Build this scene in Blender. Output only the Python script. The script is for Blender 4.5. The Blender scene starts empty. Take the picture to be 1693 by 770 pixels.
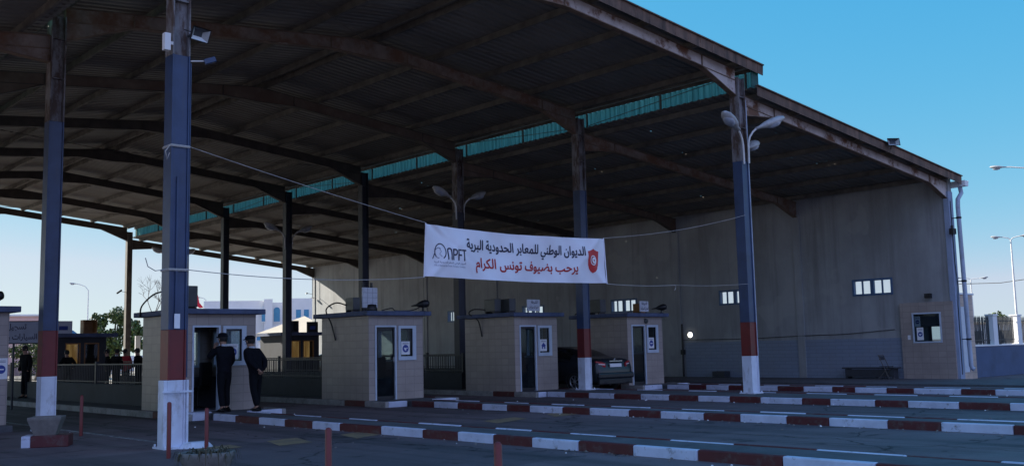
import bpy, math, random, unicodedata
from mathutils import Vector, Matrix
random.seed(7)
R = math.radians
SC = bpy.context.scene
COL = SC.collection

# ------------------------------------------------------------------ camera
CAM_H = 1.4497
RIGHT = Vector((0.74001496, -0.67222978, -0.02202229))
UP = Vector((-0.05996711, -0.0985553, 0.99332311))
FWD = Vector((0.66991179, 0.73375335, 0.11324407))
cd = bpy.data.cameras.new('camera'); cam = bpy.data.objects.new('camera', cd); COL.objects.link(cam)
M = Matrix((RIGHT, UP, -FWD)).transposed().to_4x4(); M.translation = (0, 0, CAM_H)
cam.matrix_world = M
cd.sensor_width = 36.0; cd.lens = 35.33; cd.clip_start = 0.1; cd.clip_end = 5000
SC.camera = cam
F = 1661.5
def ray(px, py): return FWD + (px - 846.5) / F * RIGHT - (py - 385) / F * UP
def at(px, py, depth): return Vector((0, 0, CAM_H)) + depth * ray(px, py)
def atZ(px, py, z):
    a = ray(px, py); return Vector((0, 0, CAM_H)) + a * ((z - CAM_H) / a.z)
def atY(px, py, y):
    a = ray(px, py); return Vector((0, 0, CAM_H)) + a * (y / a.y)
def atX(px, py, x):
    a = ray(px, py); return Vector((0, 0, CAM_H)) + a * (x / a.x)

# ------------------------------------------------------------------ light
SUN = Vector((1.0, -2.0, -1.185)).normalized()          # direction the light travels
w = bpy.data.worlds.new('World'); SC.world = w; w.use_nodes = True
nt = w.node_tree; bg = nt.nodes['Background']
sky = nt.nodes.new('ShaderNodeTexSky'); sky.sky_type = 'NISHITA'; sky.sun_disc = False
sky.sun_elevation = math.asin(-SUN.z); sky.sun_rotation = math.atan2(-SUN.x, -SUN.y)
sky.air_density = 1.0; sky.dust_density = 0.0; sky.ozone_density = 6.0; sky.altitude = 0
# clear deep-blue winter sky: each channel's response is shaped (it lights the scene the same way it looks)
EXPO = 1.0; K = 2.0 ** -EXPO
sep = nt.nodes.new('ShaderNodeSeparateColor'); cmb = nt.nodes.new('ShaderNodeCombineColor'); nt.links.new(sky.outputs[0], sep.inputs[0])
outs_ = []
for i_, (gain, gam) in enumerate(((2.66, 1.45), (0.95, 0.48), (0.90, 0.15))):
    a_ = nt.nodes.new('ShaderNodeMath'); a_.operation = 'MULTIPLY'; a_.inputs[1].default_value = 0.1; nt.links.new(sep.outputs[i_], a_.inputs[0])
    p_ = nt.nodes.new('ShaderNodeMath'); p_.operation = 'POWER'; p_.inputs[1].default_value = gam; nt.links.new(a_.outputs[0], p_.inputs[0])
    m_ = nt.nodes.new('ShaderNodeMath'); m_.operation = 'MULTIPLY'; m_.inputs[1].default_value = gain * 10 * K; nt.links.new(p_.outputs[0], m_.inputs[0])
    outs_.append(m_.outputs[0])
g8 = nt.nodes.new('ShaderNodeMath'); g8.operation = 'MULTIPLY'; g8.inputs[1].default_value = 0.84; nt.links.new(outs_[1], g8.inputs[0])
mn = nt.nodes.new('ShaderNodeMath'); mn.operation = 'MINIMUM'; nt.links.new(outs_[0], mn.inputs[0]); nt.links.new(g8.outputs[0], mn.inputs[1])
for o_, i_ in ((mn.outputs[0], 0), (outs_[1], 1), (outs_[2], 2)): nt.links.new(o_, cmb.inputs[i_])
# bright cloud bank low behind the camera, unseen, added to light the shaded front
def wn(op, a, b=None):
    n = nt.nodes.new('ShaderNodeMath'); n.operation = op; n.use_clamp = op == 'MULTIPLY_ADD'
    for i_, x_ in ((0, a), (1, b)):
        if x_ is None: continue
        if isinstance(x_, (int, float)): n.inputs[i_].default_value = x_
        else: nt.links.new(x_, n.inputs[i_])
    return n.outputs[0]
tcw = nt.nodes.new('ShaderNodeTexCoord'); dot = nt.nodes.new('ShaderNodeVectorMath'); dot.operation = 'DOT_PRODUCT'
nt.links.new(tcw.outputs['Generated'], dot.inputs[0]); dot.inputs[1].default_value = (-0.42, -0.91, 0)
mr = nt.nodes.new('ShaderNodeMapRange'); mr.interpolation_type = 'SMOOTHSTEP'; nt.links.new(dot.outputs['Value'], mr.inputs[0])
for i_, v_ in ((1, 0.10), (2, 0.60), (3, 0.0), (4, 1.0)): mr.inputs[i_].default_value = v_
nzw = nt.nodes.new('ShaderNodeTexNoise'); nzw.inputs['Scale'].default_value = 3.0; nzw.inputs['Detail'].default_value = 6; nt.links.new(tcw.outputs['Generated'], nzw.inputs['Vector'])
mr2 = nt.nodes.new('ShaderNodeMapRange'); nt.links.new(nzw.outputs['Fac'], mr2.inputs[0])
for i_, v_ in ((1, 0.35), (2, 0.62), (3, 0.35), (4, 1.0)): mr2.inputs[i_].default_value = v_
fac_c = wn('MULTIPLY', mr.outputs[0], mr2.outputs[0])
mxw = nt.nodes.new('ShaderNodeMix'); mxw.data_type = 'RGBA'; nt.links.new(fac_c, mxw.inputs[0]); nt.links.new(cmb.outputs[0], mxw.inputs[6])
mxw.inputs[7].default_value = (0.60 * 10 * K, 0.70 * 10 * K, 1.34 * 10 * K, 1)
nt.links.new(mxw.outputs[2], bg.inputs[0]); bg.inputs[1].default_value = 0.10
sl = bpy.data.lights.new('sun', 'SUN'); so = bpy.data.objects.new('sun', sl); COL.objects.link(so)
sl.energy = 5.0; sl.angle = R(0.5); sl.color = (1.0, 0.93, 0.82)
so.rotation_euler = SUN.to_track_quat('-Z', 'Y').to_euler(); so.location = (-40, 90, 60)
SC.view_settings.view_transform = 'Standard'; SC.view_settings.look = 'None'
SC.view_settings.exposure = EXPO; SC.view_settings.gamma = 1.0; SC.view_settings.use_curve_mapping = False

# ------------------------------------------------------------------ helpers
def tag(o, label=None, cat=None, group=None, kind=None):
    if label: o['label'] = label
    if cat: o['category'] = cat
    if group: o['group'] = group
    if kind: o['kind'] = kind
    return o
def thing(name, label, cat, loc=(0, 0, 0), rz=0.0, group=None):
    o = bpy.data.objects.new(name, None); COL.objects.link(o)
    o.location = loc; o.rotation_euler = (0, 0, rz); o.empty_display_size = 0.2
    return tag(o, label, cat, group)
def copy_tree(o, parent=None):
    c = o.copy(); COL.objects.link(c)
    if parent: c.parent = parent
    for ch in list(o.children): copy_tree(ch, c)
    return c

class MB:
    def __init__(s): s.v = []; s.f = []; s.m = []; s.sm = []
    def poly(s, pts, m=0, smooth=False):
        b = len(s.v); s.v += [tuple(p) for p in pts]; s.f.append(tuple(range(b, b + len(pts)))); s.m.append(m); s.sm.append(smooth)
    def faces(s, vs, fs, m=0, smooth=False):
        b = len(s.v); s.v += [tuple(p) for p in vs]
        for f in fs: s.f.append(tuple(b + i for i in f)); s.m.append(m); s.sm.append(smooth)
    def box(s, x0, y0, z0, x1, y1, z1, m=0):
        vs = [(x, y, z) for z in (z0, z1) for x, y in ((x0, y0), (x1, y0), (x1, y1), (x0, y1))]
        s.faces(vs, [(0, 3, 2, 1), (4, 5, 6, 7), (0, 1, 5, 4), (1, 2, 6, 5), (2, 3, 7, 6), (3, 0, 4, 7)], m)
    def beam(s, p, q, wd, ht, m=0, up=(0, 0, 1)):
        p, q = Vector(p), Vector(q); d = (q - p).normalized(); u = Vector(up)
        sx = d.cross(u)
        if sx.length < 1e-4: sx = d.cross(Vector((1, 0, 0)))
        sx.normalize(); u = sx.cross(d).normalized()
        vs = []
        for c in (p, q):
            for a, b in ((-1, -1), (1, -1), (1, 1), (-1, 1)): vs.append(c + sx * a * wd / 2 + u * b * ht / 2)
        s.faces(vs, [(3, 2, 1, 0), (4, 5, 6, 7), (0, 1, 5, 4), (1, 2, 6, 5), (2, 3, 7, 6), (3, 0, 4, 7)], m)
    def tube(s, pts, r, n=8, m=0, cap=True):
        pts = [Vector(p) for p in pts]; rs = r if isinstance(r, (list, tuple)) else [r] * len(pts)
        rings = []; prev = None
        for i, p in enumerate(pts):
            d = (pts[min(i + 1, len(pts) - 1)] - pts[max(i - 1, 0)]).normalized()
            if prev is None:
                a = d.cross(Vector((0, 0, 1)))
                if a.length < 1e-3: a = Vector((1, 0, 0))
            else: a = prev - d * prev.dot(d)
            a.normalize(); b = d.cross(a); prev = a
            rings.append([p + (a * math.cos(t * 2 * math.pi / n) + b * math.sin(t * 2 * math.pi / n)) * rs[i] for t in range(n)])
        vs = [q for rg in rings for q in rg]
        fs = [(i * n + t, i * n + (t + 1) % n, (i + 1) * n + (t + 1) % n, (i + 1) * n + t) for i in range(len(pts) - 1) for t in range(n)]
        s.faces(vs, fs, m, True)
        if cap:
            s.poly(rings[0][::-1], m); s.poly(rings[-1], m)
    def lathe(s, prof, c=(0, 0, 0), n=20, m=0, mat=None, smooth=True, sx=1, sy=1):
        c = Vector(c); vs = []
        for r, z in prof:
            for t in range(n):
                v = Vector((r * math.cos(t * 2 * math.pi / n) * sx, r * math.sin(t * 2 * math.pi / n) * sy, z))
                if mat is not None: v = mat @ v
                vs.append(c + v)
        k = len(prof)
        fs = [(i * n + t, i * n + (t + 1) % n, (i + 1) * n + (t + 1) % n, (i + 1) * n + t) for i in range(k - 1) for t in range(n)]
        s.faces(vs, fs, m, smooth)
    def prism(s, pl, fn, w0, w1, m=0):
        a = [fn(u, v, w0) for u, v in pl]; b = [fn(u, v, w1) for u, v in pl]; n = len(pl)
        s.poly(a, m); s.poly(b[::-1], m)
        for i in range(n): s.poly([a[i], b[i], b[(i + 1) % n], a[(i + 1) % n]], m)
    def build(s, name, mats, parent=None, bevel=0.0, loc=None):
        me = bpy.data.meshes.new(name); me.from_pydata(s.v, [], s.f)
        if not isinstance(mats, (list, tuple)): mats = [mats]
        for mm in mats: me.materials.append(mm)
        me.polygons.foreach_set('material_index', s.m); me.polygons.foreach_set('use_smooth', s.sm)
        uv = me.uv_layers.new(name='UVMap')
        for p in me.polygons:
            nx, ny, nz = abs(p.normal.x), abs(p.normal.y), abs(p.normal.z)
            for li in p.loop_indices:
                c = me.vertices[me.loops[li].vertex_index].co
                uv.data[li].uv = (c.y, c.z) if nx >= ny and nx >= nz else ((c.x, c.z) if ny >= nz else (c.x, c.y))
        me.update()
        o = bpy.data.objects.new(name, me); COL.objects.link(o)
        if parent: o.parent = parent
        if loc: o.location = loc
        if bevel:
            b = o.modifiers.new('Bevel', 'BEVEL'); b.width = bevel; b.segments = 2; b.limit_method = 'ANGLE'; b.angle_limit = R(40)
        return o

def grid_wall(mb, us, vs, holes, fn, w0, w1, m=0):
    """a slab over the grid us x vs with rectangular holes (u0,u1,v0,v1); fn(u,v,w)->xyz"""
    inh = lambda u, v: any(h[0] < u < h[1] and h[2] < v < h[3] for h in holes)
    nu, nv = len(us) - 1, len(vs) - 1
    sol = [[not inh((us[i] + us[i + 1]) / 2, (vs[j] + vs[j + 1]) / 2) for j in range(nv)] for i in range(nu)]
    for i in range(nu):
        for j in range(nv):
            if not sol[i][j]: continue
            a, b, c, d = us[i], us[i + 1], vs[j], vs[j + 1]
            mb.poly([fn(a, c, w0), fn(b, c, w0), fn(b, d, w0), fn(a, d, w0)], m)
            mb.poly([fn(a, d, w1), fn(b, d, w1), fn(b, c, w1), fn(a, c, w1)], m)
            for (ii, jj, p, q) in ((i - 1, j, (a, c), (a, d)), (i + 1, j, (b, d), (b, c)), (i, j - 1, (b, c), (a, c)), (i, j + 1, (a, d), (b, d))):
                if not (0 <= ii < nu and 0 <= jj < nv) or not sol[ii][jj]:
                    mb.poly([fn(*p, w0), fn(*q, w0), fn(*q, w1), fn(*p, w1)], m)

# ------------------------------------------------------------------ materials
MATS = {}
def newmat(name):
    m = bpy.data.materials.new(name); m.use_nodes = True
    return m, m.node_tree, m.node_tree.nodes['Principled BSDF']
def N(t, typ, **kw):
    n = t.nodes.new(typ)
    for k, v in kw.items(): setattr(n, k, v)
    return n
def ramp(t, src, stops):
    r = N(t, 'ShaderNodeValToRGB'); e = r.color_ramp.elements
    while len(e) > 1: e.remove(e[0])
    e[0].position = stops[0][0]; e[0].color = (*stops[0][1], 1) if len(stops[0][1]) == 3 else stops[0][1]
    for p, c in stops[1:]:
        x = e.new(p); x.color = (*c, 1)
    t.links.new(src, r.inputs[0]); return r.outputs[0]
def noise(t, scale, detail=5, rough=0.6, vec=None, stretch=None):
    tc = N(t, 'ShaderNodeTexCoord'); n = N(t, 'ShaderNodeTexNoise')
    n.inputs['Scale'].default_value = scale; n.inputs['Detail'].default_value = detail; n.inputs['Roughness'].default_value = rough
    src = tc.outputs['Object']
    if stretch:
        mp = N(t, 'ShaderNodeMapping'); mp.inputs['Scale'].default_value = stretch; t.links.new(src, mp.inputs[0]); src = mp.outputs[0]
    t.links.new(src, n.inputs['Vector']); return n.outputs['Fac']
def mix(t, fac, a, b, mode='MIX'):
    m = N(t, 'ShaderNodeMix', data_type='RGBA', blend_type=mode)
    if isinstance(fac, (int, float)): m.inputs[0].default_value = fac
    else: t.links.new(fac, m.inputs[0])
    for i, x in ((6, a), (7, b)):
        if isinstance(x, (tuple, list)): m.inputs[i].default_value = (*x[:3], 1)
        else: t.links.new(x, m.inputs[i])
    return m.outputs[2]
def bump(t, b, src, strength=0.3, dist=0.02):
    n = N(t, 'ShaderNodeBump'); n.inputs['Strength'].default_value = strength; n.inputs['Distance'].default_value = dist
    t.links.new(src, n.inputs['Height']); t.links.new(n.outputs[0], b.inputs['Normal'])
def pm(name, col, rough=0.6, var=0.25, scale=6.0, metal=0.0, bmp=0.15, dirt=None, dscale=2.0, dlo=0.5, dhi=0.7, stretch=None, spec=0.5):
    """painted / plain surface: base colour with noise mottling and optional dirt patches"""
    m, t, b = newmat(name); nf = noise(t, scale)
    lo = tuple(c * (1 - var) for c in col); hi = tuple(min(1, c * (1 + var)) for c in col)
    c = ramp(t, nf, [(0.3, lo), (0.7, hi)])
    if dirt:
        df = noise(t, dscale, 8, 0.7, stretch=stretch)
        fac = ramp(t, df, [(dlo, (0, 0, 0)), (dhi, (1, 1, 1))]); c = mix(t, fac, c, dirt)
    t.links.new(c, b.inputs['Base Color']); b.inputs['Roughness'].default_value = rough; b.inputs['Metallic'].default_value = metal
    b.inputs['Specular IOR Level'].default_value = spec
    if bmp: bump(t, b, noise(t, scale * 6, 4), bmp, 0.01)
    return m
def tiles(name, c1, c2, grout, tw, th, rough=0.35, off=0.0, mort=0.012, dirt=(0.1, 0.09, 0.08), bmp=0.4):
    m, t, b = newmat(name); tc = N(t, 'ShaderNodeTexCoord')
    br = N(t, 'ShaderNodeTexBrick'); br.offset = off; br.inputs['Scale'].default_value = 1.0
    br.inputs['Brick Width'].default_value = tw; br.inputs['Row Height'].default_value = th
    br.inputs['Mortar Size'].default_value = mort; br.inputs['Color1'].default_value = (*c1, 1)
    br.inputs['Color2'].default_value = (*c2, 1); br.inputs['Mortar'].default_value = (*grout, 1)
    t.links.new(tc.outputs['UV'], br.inputs['Vector'])
    fac = ramp(t, noise(t, 1.3, 8, 0.7), [(0.45, (0, 0, 0)), (0.85, (0.7, 0.7, 0.7))])
    c = mix(t, fac, br.outputs['Color'], dirt)
    t.links.new(c, b.inputs['Base Color']); b.inputs['Roughness'].default_value = rough
    inv = N(t, 'ShaderNodeMath', operation='SUBTRACT'); inv.inputs[0].default_value = 1.0; t.links.new(br.outputs['Fac'], inv.inputs[1])
    bump(t, b, inv.outputs[0], bmp, 0.006)
    return m
def glass(name, col=(0.75, 0.85, 0.9), alpha=0.3, rough=0.03):
    m, t, b = newmat(name); out = t.nodes['Material Output']
    tr = N(t, 'ShaderNodeBsdfTransparent'); tr.inputs[0].default_value = (*col, 1)
    b.inputs['Base Color'].default_value = (0.02, 0.025, 0.03, 1); b.inputs['Roughness'].default_value = rough
    mx = N(t, 'ShaderNodeMixShader'); mx.inputs[0].default_value = alpha
    t.links.new(tr.outputs[0], mx.inputs[1]); t.links.new(b.outputs[0], mx.inputs[2]); t.links.new(mx.outputs[0], out.inputs[0])
    return m
def translucent(name, col, mixf=0.5, var=0.35, scale=(0.3, 9, 0.6), tcol=None):
    m, t, b = newmat(name); out = t.nodes['Material Output']
    c = ramp(t, noise(t, 1.0, 6, 0.7, stretch=scale), [(0.3, tuple(x * (1 - var) for x in col)), (0.75, tuple(min(1, x * (1 + var)) for x in col))])
    tr = N(t, 'ShaderNodeBsdfTranslucent'); t.links.new(c, tr.inputs[0]); t.links.new(c, b.inputs['Base Color'])
    b.inputs['Roughness'].default_value = 0.5
    mx = N(t, 'ShaderNodeMixShader'); mx.inputs[0].default_value = mixf
    t.links.new(b.outputs[0], mx.inputs[1]); t.links.new(tr.outputs[0], mx.inputs[2]); t.links.new(mx.outputs[0], out.inputs[0])
    return m

# asphalt: grey-black with lighter wear, dark oil tracks along the lanes, cracks
def asphalt():
    m, t, b = newmat('asphalt')
    c = ramp(t, noise(t, 0.35, 7, 0.65), [(0.3, (0.145, 0.106, 0.114)), (0.7, (0.225, 0.170, 0.178))])
    tc0 = N(t, 'ShaderNodeTexCoord'); wz = N(t, 'ShaderNodeTexNoise'); wz.inputs['Scale'].default_value = 2.5; wz.inputs['Detail'].default_value = 4
    t.links.new(tc0.outputs['Object'], wz.inputs['Vector'])
    av = N(t, 'ShaderNodeVectorMath', operation='MULTIPLY_ADD'); t.links.new(wz.outputs['Color'], av.inputs[0]); av.inputs[1].default_value = (.25, .25, 0); t.links.new(tc0.outputs['Object'], av.inputs[2])
    pv_ = N(t, 'ShaderNodeTexVoronoi', distance='CHEBYCHEV'); pv_.inputs['Scale'].default_value = 0.17; t.links.new(av.outputs[0], pv_.inputs['Vector'])
    sp_ = N(t, 'ShaderNodeSeparateColor'); t.links.new(pv_.outputs['Color'], sp_.inputs[0])
    c = mix(t, 0.75, c, ramp(t, sp_.outputs[0], [(0.0, (0.55, 0.55, 0.55)), (0.55, (0.95, 0.95, 0.95)), (1.0, (1.15, 1.13, 1.1))]), 'MULTIPLY')
    for sc_, lo_, hi_, am_ in ((1.6, .60, .66, .8), (0.55, .62, .70, .6)):          # oil drips and damp blots
        of = ramp(t, noise(t, sc_, 7, 0.62), [(lo_, (0, 0, 0)), (hi_, (am_,) * 3)]); c = mix(t, of, c, (0.018, 0.018, 0.02))
    dv = ramp(t, noise(t, 2.2, 8, 0.75), [(0.60, (0, 0, 0)), (0.80, (0.6, 0.6, 0.6))]); c = mix(t, dv, c, (0.20, 0.18, 0.16))    # dust
    f = ramp(t, noise(t, 1.0, 6, 0.65, stretch=(1.3, 0.06, 1)), [(0.48, (0, 0, 0)), (0.66, (0.8, 0.8, 0.8))])
    c = mix(t, f, c, (0.028, 0.028, 0.03))
    g = noise(t, 60, 3); c = mix(t, 0.35, c, ramp(t, g, [(0.35, (0.03, 0.03, 0.03)), (0.7, (0.17, 0.17, 0.17))]))
    vo = N(t, 'ShaderNodeTexVoronoi', feature='DISTANCE_TO_EDGE'); vo.inputs['Scale'].default_value = 0.22
    tc = N(t, 'ShaderNodeTexCoord'); nz = N(t, 'ShaderNodeTexNoise'); nz.inputs['Scale'].default_value = 1.2; nz.inputs['Detail'].default_value = 6
    t.links.new(tc.outputs['Object'], nz.inputs['Vector'])
    ad = N(t, 'ShaderNodeVectorMath', operation='ADD'); t.links.new(tc.outputs['Object'], ad.inputs[0]); t.links.new(nz.outputs['Color'], ad.inputs[1])
    t.links.new(ad.outputs[0], vo.inputs['Vector'])
    cr = ramp(t, vo.outputs['Distance'], [(0.0, (1, 1, 1)), (0.006, (0, 0, 0))]); c = mix(t, cr, c, (0.02, 0.02, 0.02))
    t.links.new(c, b.inputs['Base Color']); b.inputs['Specular IOR Level'].default_value = 0.2
    rr = ramp(t, noise(t, 0.8, 5), [(0.3, (0.6, 0.6, 0.6)), (0.7, (0.9, 0.9, 0.9))]); t.links.new(rr, b.inputs['Roughness'])
    bump(t, b, g, 0.35, 0.01)
    return m
def worn(name, col, under=(0.07, 0.072, 0.078), lo=0.42, hi=0.6, scale=5.0, rough=0.75):
    """road paint rubbed through to the asphalt"""
    m, t, b = newmat(name)
    f = ramp(t, noise(t, scale, 8, 0.75), [(lo, (0, 0, 0)), (hi, (1, 1, 1))])
    c0 = ramp(t, noise(t, 3), [(0.3, tuple(x * 0.75 for x in col)), (0.7, col)])
    t.links.new(mix(t, f, c0, under), b.inputs['Base Color']); b.inputs['Roughness'].default_value = rough
    bump(t, b, noise(t, 50, 3), 0.3, 0.006); return m

m_asphalt = asphalt()
m_island = pm('island_paving', (0.085, 0.088, 0.095), 0.9, 0.35, 3.0, bmp=0.4, dirt=(0.04, 0.04, 0.04), dscale=1.5)
m_kerbw = worn('kerb_white_paint', (0.62, 0.66, 0.80), (0.15, 0.145, 0.14), 0.57, 0.70, 5.0, 0.6)
m_kerbr = worn('kerb_red_paint', (0.10, 0.014, 0.016), (0.10, 0.075, 0.07), 0.52, 0.70, 5.0, 0.6)
m_kerbo = worn('kerb_faded_paint', (0.42, 0.4, 0.38), (0.2, 0.19, 0.18), 0.4, 0.6, 3.0, 0.7)
m_line = worn('road_line_white', (0.75, 0.75, 0.74), lo=0.52, hi=0.7)
m_line2 = worn('road_line_faded', (0.5, 0.5, 0.5), lo=0.36, hi=0.56)
m_liner = worn('road_line_red', (0.22, 0.04, 0.045), lo=0.5, hi=0.7)
m_yel = worn('road_patch_yellow', (0.32, 0.22, 0.11), lo=0.42, hi=0.80, scale=3.5)
m_blue = pm('column_blue_paint', (0.026, 0.052, 0.120), 0.42, 0.22, 3, dirt=(0.04, 0.058, 0.10), dscale=1.8, dlo=0.5, dhi=0.75, stretch=(6, 6, 0.6), bmp=0.08)
m_red = pm('column_red_paint', (0.16, 0.015, 0.014), 0.45, 0.15, 4, dirt=(0.08, 0.014, 0.014), dscale=2, bmp=0.1)
m_white = pm('column_white_paint', (0.64, 0.68, 0.77), 0.5, 0.1, 4, dirt=(0.30, 0.28, 0.27), dscale=2.2, dlo=0.52, dhi=0.78, stretch=(3, 3, 1.2), bmp=0.2)
m_rust = pm('rusty_grey_steel', (0.21, 0.20, 0.205), 0.7, 0.25, 3, dirt=(0.075, 0.045, 0.034), dscale=2.4, dlo=0.44, dhi=0.58, stretch=(2.2, 2.2, 0.7), bmp=0.3)
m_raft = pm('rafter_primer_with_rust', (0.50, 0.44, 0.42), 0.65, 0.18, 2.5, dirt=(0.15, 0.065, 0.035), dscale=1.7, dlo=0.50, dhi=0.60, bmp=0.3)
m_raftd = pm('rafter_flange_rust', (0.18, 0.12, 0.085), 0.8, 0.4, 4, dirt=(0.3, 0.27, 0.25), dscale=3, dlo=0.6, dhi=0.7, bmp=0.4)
m_raft1 = pm('second_rafter_rust_and_shade', (0.25, 0.20, 0.17), 0.7, 0.25, 2.5, dirt=(0.17, 0.085, 0.05), dscale=1.5, dlo=0.42, dhi=0.58, bmp=0.3)  # rust, plus some canopy shade put into the colour
m_raft3 = pm('far_rafter_painted_shade', (0.075, 0.062, 0.052), 0.75, 0.3, 2.5, bmp=0.2)  # near-black stands for the shade deep under the canopy
m_raft2 = pm('inner_rafter_rust_and_shade', (0.17, 0.125, 0.095), 0.75, 0.3, 2.5, dirt=(0.14, 0.09, 0.065), dscale=1.3, dlo=0.42, dhi=0.6, bmp=0.3)  # rust, with deeper canopy shade mixed into the tone
m_greysteel = pm('column_bare_grey', (0.13, 0.115, 0.10), 0.7, 0.3, 3, bmp=0.2)
m_barge = pm('verge_flashing_rust', (0.17, 0.10, 0.07), 0.8, 0.35, 2.0, dirt=(0.07, 0.045, 0.035), dscale=1.4, dlo=0.42, dhi=0.62, stretch=(2.5, 1, .5), bmp=0.3)
m_navy = pm('column_dark_navy', (0.022, 0.027, 0.042), 0.5, 0.2, 3, bmp=0.1)
m_purl = pm('purlin_rust', (0.135, 0.12, 0.102), 0.8, 0.4, 3, bmp=0.3)
m_sheet = pm('roof_sheet_brown', (0.185, 0.17, 0.15), 0.6, 0.2, 0.8, dirt=(0.14, 0.11, 0.085), dscale=0.7, dlo=0.5, dhi=0.75, stretch=(0.3, 3, 1), bmp=0.1)
m_green = translucent('green_fibreglass', (0.13, 0.36, 0.33), 0.65, 0.55)
m_wall = pm('wall_plaster', (0.345, 0.355, 0.36), 0.85, 0.14, 0.7, dirt=(0.22, 0.22, 0.215), dscale=0.6, dlo=0.46, dhi=0.8, stretch=(1, 1, 0.22), bmp=0.15)
def streaks(m):
    t = m.node_tree; b = t.nodes['Principled BSDF']; src = b.inputs['Base Color'].links[0].from_socket
    f = ramp(t, noise(t, 1.0, 7, 0.7, stretch=(1, 2.2, .10)), [(.52, (0, 0, 0)), (.72, (.6, .6, .6))]); c = mix(t, f, src, (.17, .17, .165))
    f2 = ramp(t, noise(t, .5, 3, 0.5), [(.60, (0, 0, 0)), (.62, (.35, .35, .35))]); c = mix(t, f2, c, (.42, .42, .41))      # patched render
    t.links.new(c, b.inputs['Base Color'])
streaks(m_wall)
m_wallb = pm('wall_end_blue_grey', (0.30, 0.36, 0.48), 0.8, 0.1, 1.5, bmp=0.15)
m_dado = tiles('dado_blocks', (0.25, 0.30, 0.385), (0.23, 0.28, 0.365), (0.19, 0.22, 0.28), 0.55, 0.14, 0.6, 0.5, 0.010, (0.24, 0.25, 0.28), 0.5)
m_tile = tiles('booth_tile', (0.39, 0.325, 0.285), (0.335, 0.28, 0.25), (0.265, 0.225, 0.205), 0.30, 0.20, 0.4, 0.0, 0.008, (0.22, 0.185, 0.165), 0.35)
m_slab = pm('booth_roof_slab', (0.075, 0.10, 0.18), 0.7, 0.25, 3, dirt=(0.04, 0.05, 0.08), dscale=2)
m_alu = pm('painted_frame', (0.50, 0.57, 0.66), 0.4, 0.08, 5, bmp=0.05)
m_glass = glass('booth_glass', (0.8, 0.88, 0.9), 0.22)
m_clear = glass('clear_glass', (.97, .98, .98), 0.06)
m_interior = pm('booth_interior', (0.20, 0.21, 0.24), 0.8, 0.2, 3)
m_desk = pm('desk_wood', (0.045, 0.05, 0.06), 0.5, 0.2, 6)
m_frost = glass('wall_window_pane', (0.97, 0.98, 0.96), 0.10, 0.25)
m_winblue = pm('window_blue_paint', (0.05, 0.12, 0.24), 0.45, 0.15, 5)
m_dark = pm('black_plastic', (0.012, 0.012, 0.014), 0.45, 0.2, 8, bmp=0.05)
m_ac = pm('air_conditioner_case', (0.06, 0.065, 0.065), 0.5, 0.2, 4, dirt=(0.05, 0.05, 0.05), dscale=3)
m_orange = pm('orange_plywood', (0.30, 0.14, 0.04), 0.6, 0.25, 4, stretch=(1, 1, 8), dirt=(0.18, 0.08, 0.03), dscale=3)
m_sign = pm('sign_board_white', (0.62, 0.64, 0.70), 0.5, 0.08, 3, dirt=(0.4, 0.42, 0.48), dscale=3, bmp=0.03)
m_signgrey = pm('sign_board_grey', (0.30, 0.31, 0.35), 0.6, 0.1, 3, bmp=0.05)
m_ink = pm('dark_lettering', (0.025, 0.02, 0.05), 0.6, 0.1, 8, bmp=0)
m_inkred = pm('red_lettering', (0.42, 0.015, 0.02), 0.6, 0.1, 8, bmp=0)
m_inkblue = pm('blue_print', (0.03, 0.06, 0.30), 0.6, 0.1, 8, bmp=0)
m_inkgrey = pm('grey_print', (0.22, 0.22, 0.30), 0.6, 0.1, 8, bmp=0)
m_paper = pm('paper_white', (0.80, 0.80, 0.82), 0.7, 0.04, 8, bmp=0)
m_bannerred = pm('banner_red', (0.55, 0.03, 0.035), 0.6, 0.06, 5, bmp=0)
m_rope = pm('rope', (0.38, 0.36, 0.34), 0.9, 0.2, 30)
m_wire = pm('black_wire', (0.02, 0.02, 0.022), 0.6, 0.2, 10, bmp=0)
m_pipe = pm('grey_blue_pipe', (0.36, 0.42, 0.52), 0.45, 0.12, 3, dirt=(0.25, 0.27, 0.3), dscale=2)
m_lamp = pm('lamp_housing', (0.42, 0.42, 0.42), 0.45, 0.12, 5, dirt=(0.2, 0.19, 0.18), dscale=4)
m_lens = pm('lamp_lens', (0.35, 0.38, 0.44), 0.12, 0.2, 6, bmp=0.2)
m_steel = pm('galvanised_pole', (0.66, 0.65, 0.62), 0.5, 0.08, 4)
m_concrete = pm('planter_concrete', (0.19, 0.175, 0.16), 0.9, 0.25, 5, bmp=0.6, dirt=(0.14, 0.13, 0.12), dscale=4)
m_soil = pm('soil', (0.05, 0.04, 0.03), 1.0, 0.5, 20, bmp=0.8)
m_dead = pm('dry_plant', (0.075, 0.062, 0.038), 0.9, 0.5, 20, bmp=0)
m_skin = pm('skin', (0.36, 0.20, 0.13), 0.55, 0.1, 10, bmp=0.05)
m_uniform = pm('navy_uniform', (0.0055, 0.0065, 0.011), 0.9, 0.3, 14, bmp=0.25, spec=0.2)
m_coat = pm('dark_coat', (0.008, 0.008, 0.009), 0.9, 0.3, 12, bmp=0.2, spec=0.2)
m_trous = pm('dark_trousers', (0.005, 0.006, 0.009), 0.9, 0.25, 14, bmp=0.2, spec=0.2)
m_shoe = pm('black_leather', (0.008, 0.008, 0.009), 0.35, 0.1, 10, bmp=0.05)
m_hair = pm('dark_hair', (0.010, 0.008, 0.007), 0.7, 0.2, 30)
m_shirt = pm('light_collar', (0.5, 0.55, 0.62), 0.8, 0.05, 10)
m_patch = pm('arm_patch', (0.25, 0.2, 0.12), 0.8, 0.2, 20)
m_redcloth = pm('red_cloth', (0.42, 0.02, 0.03), 0.85, 0.1, 10)
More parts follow.
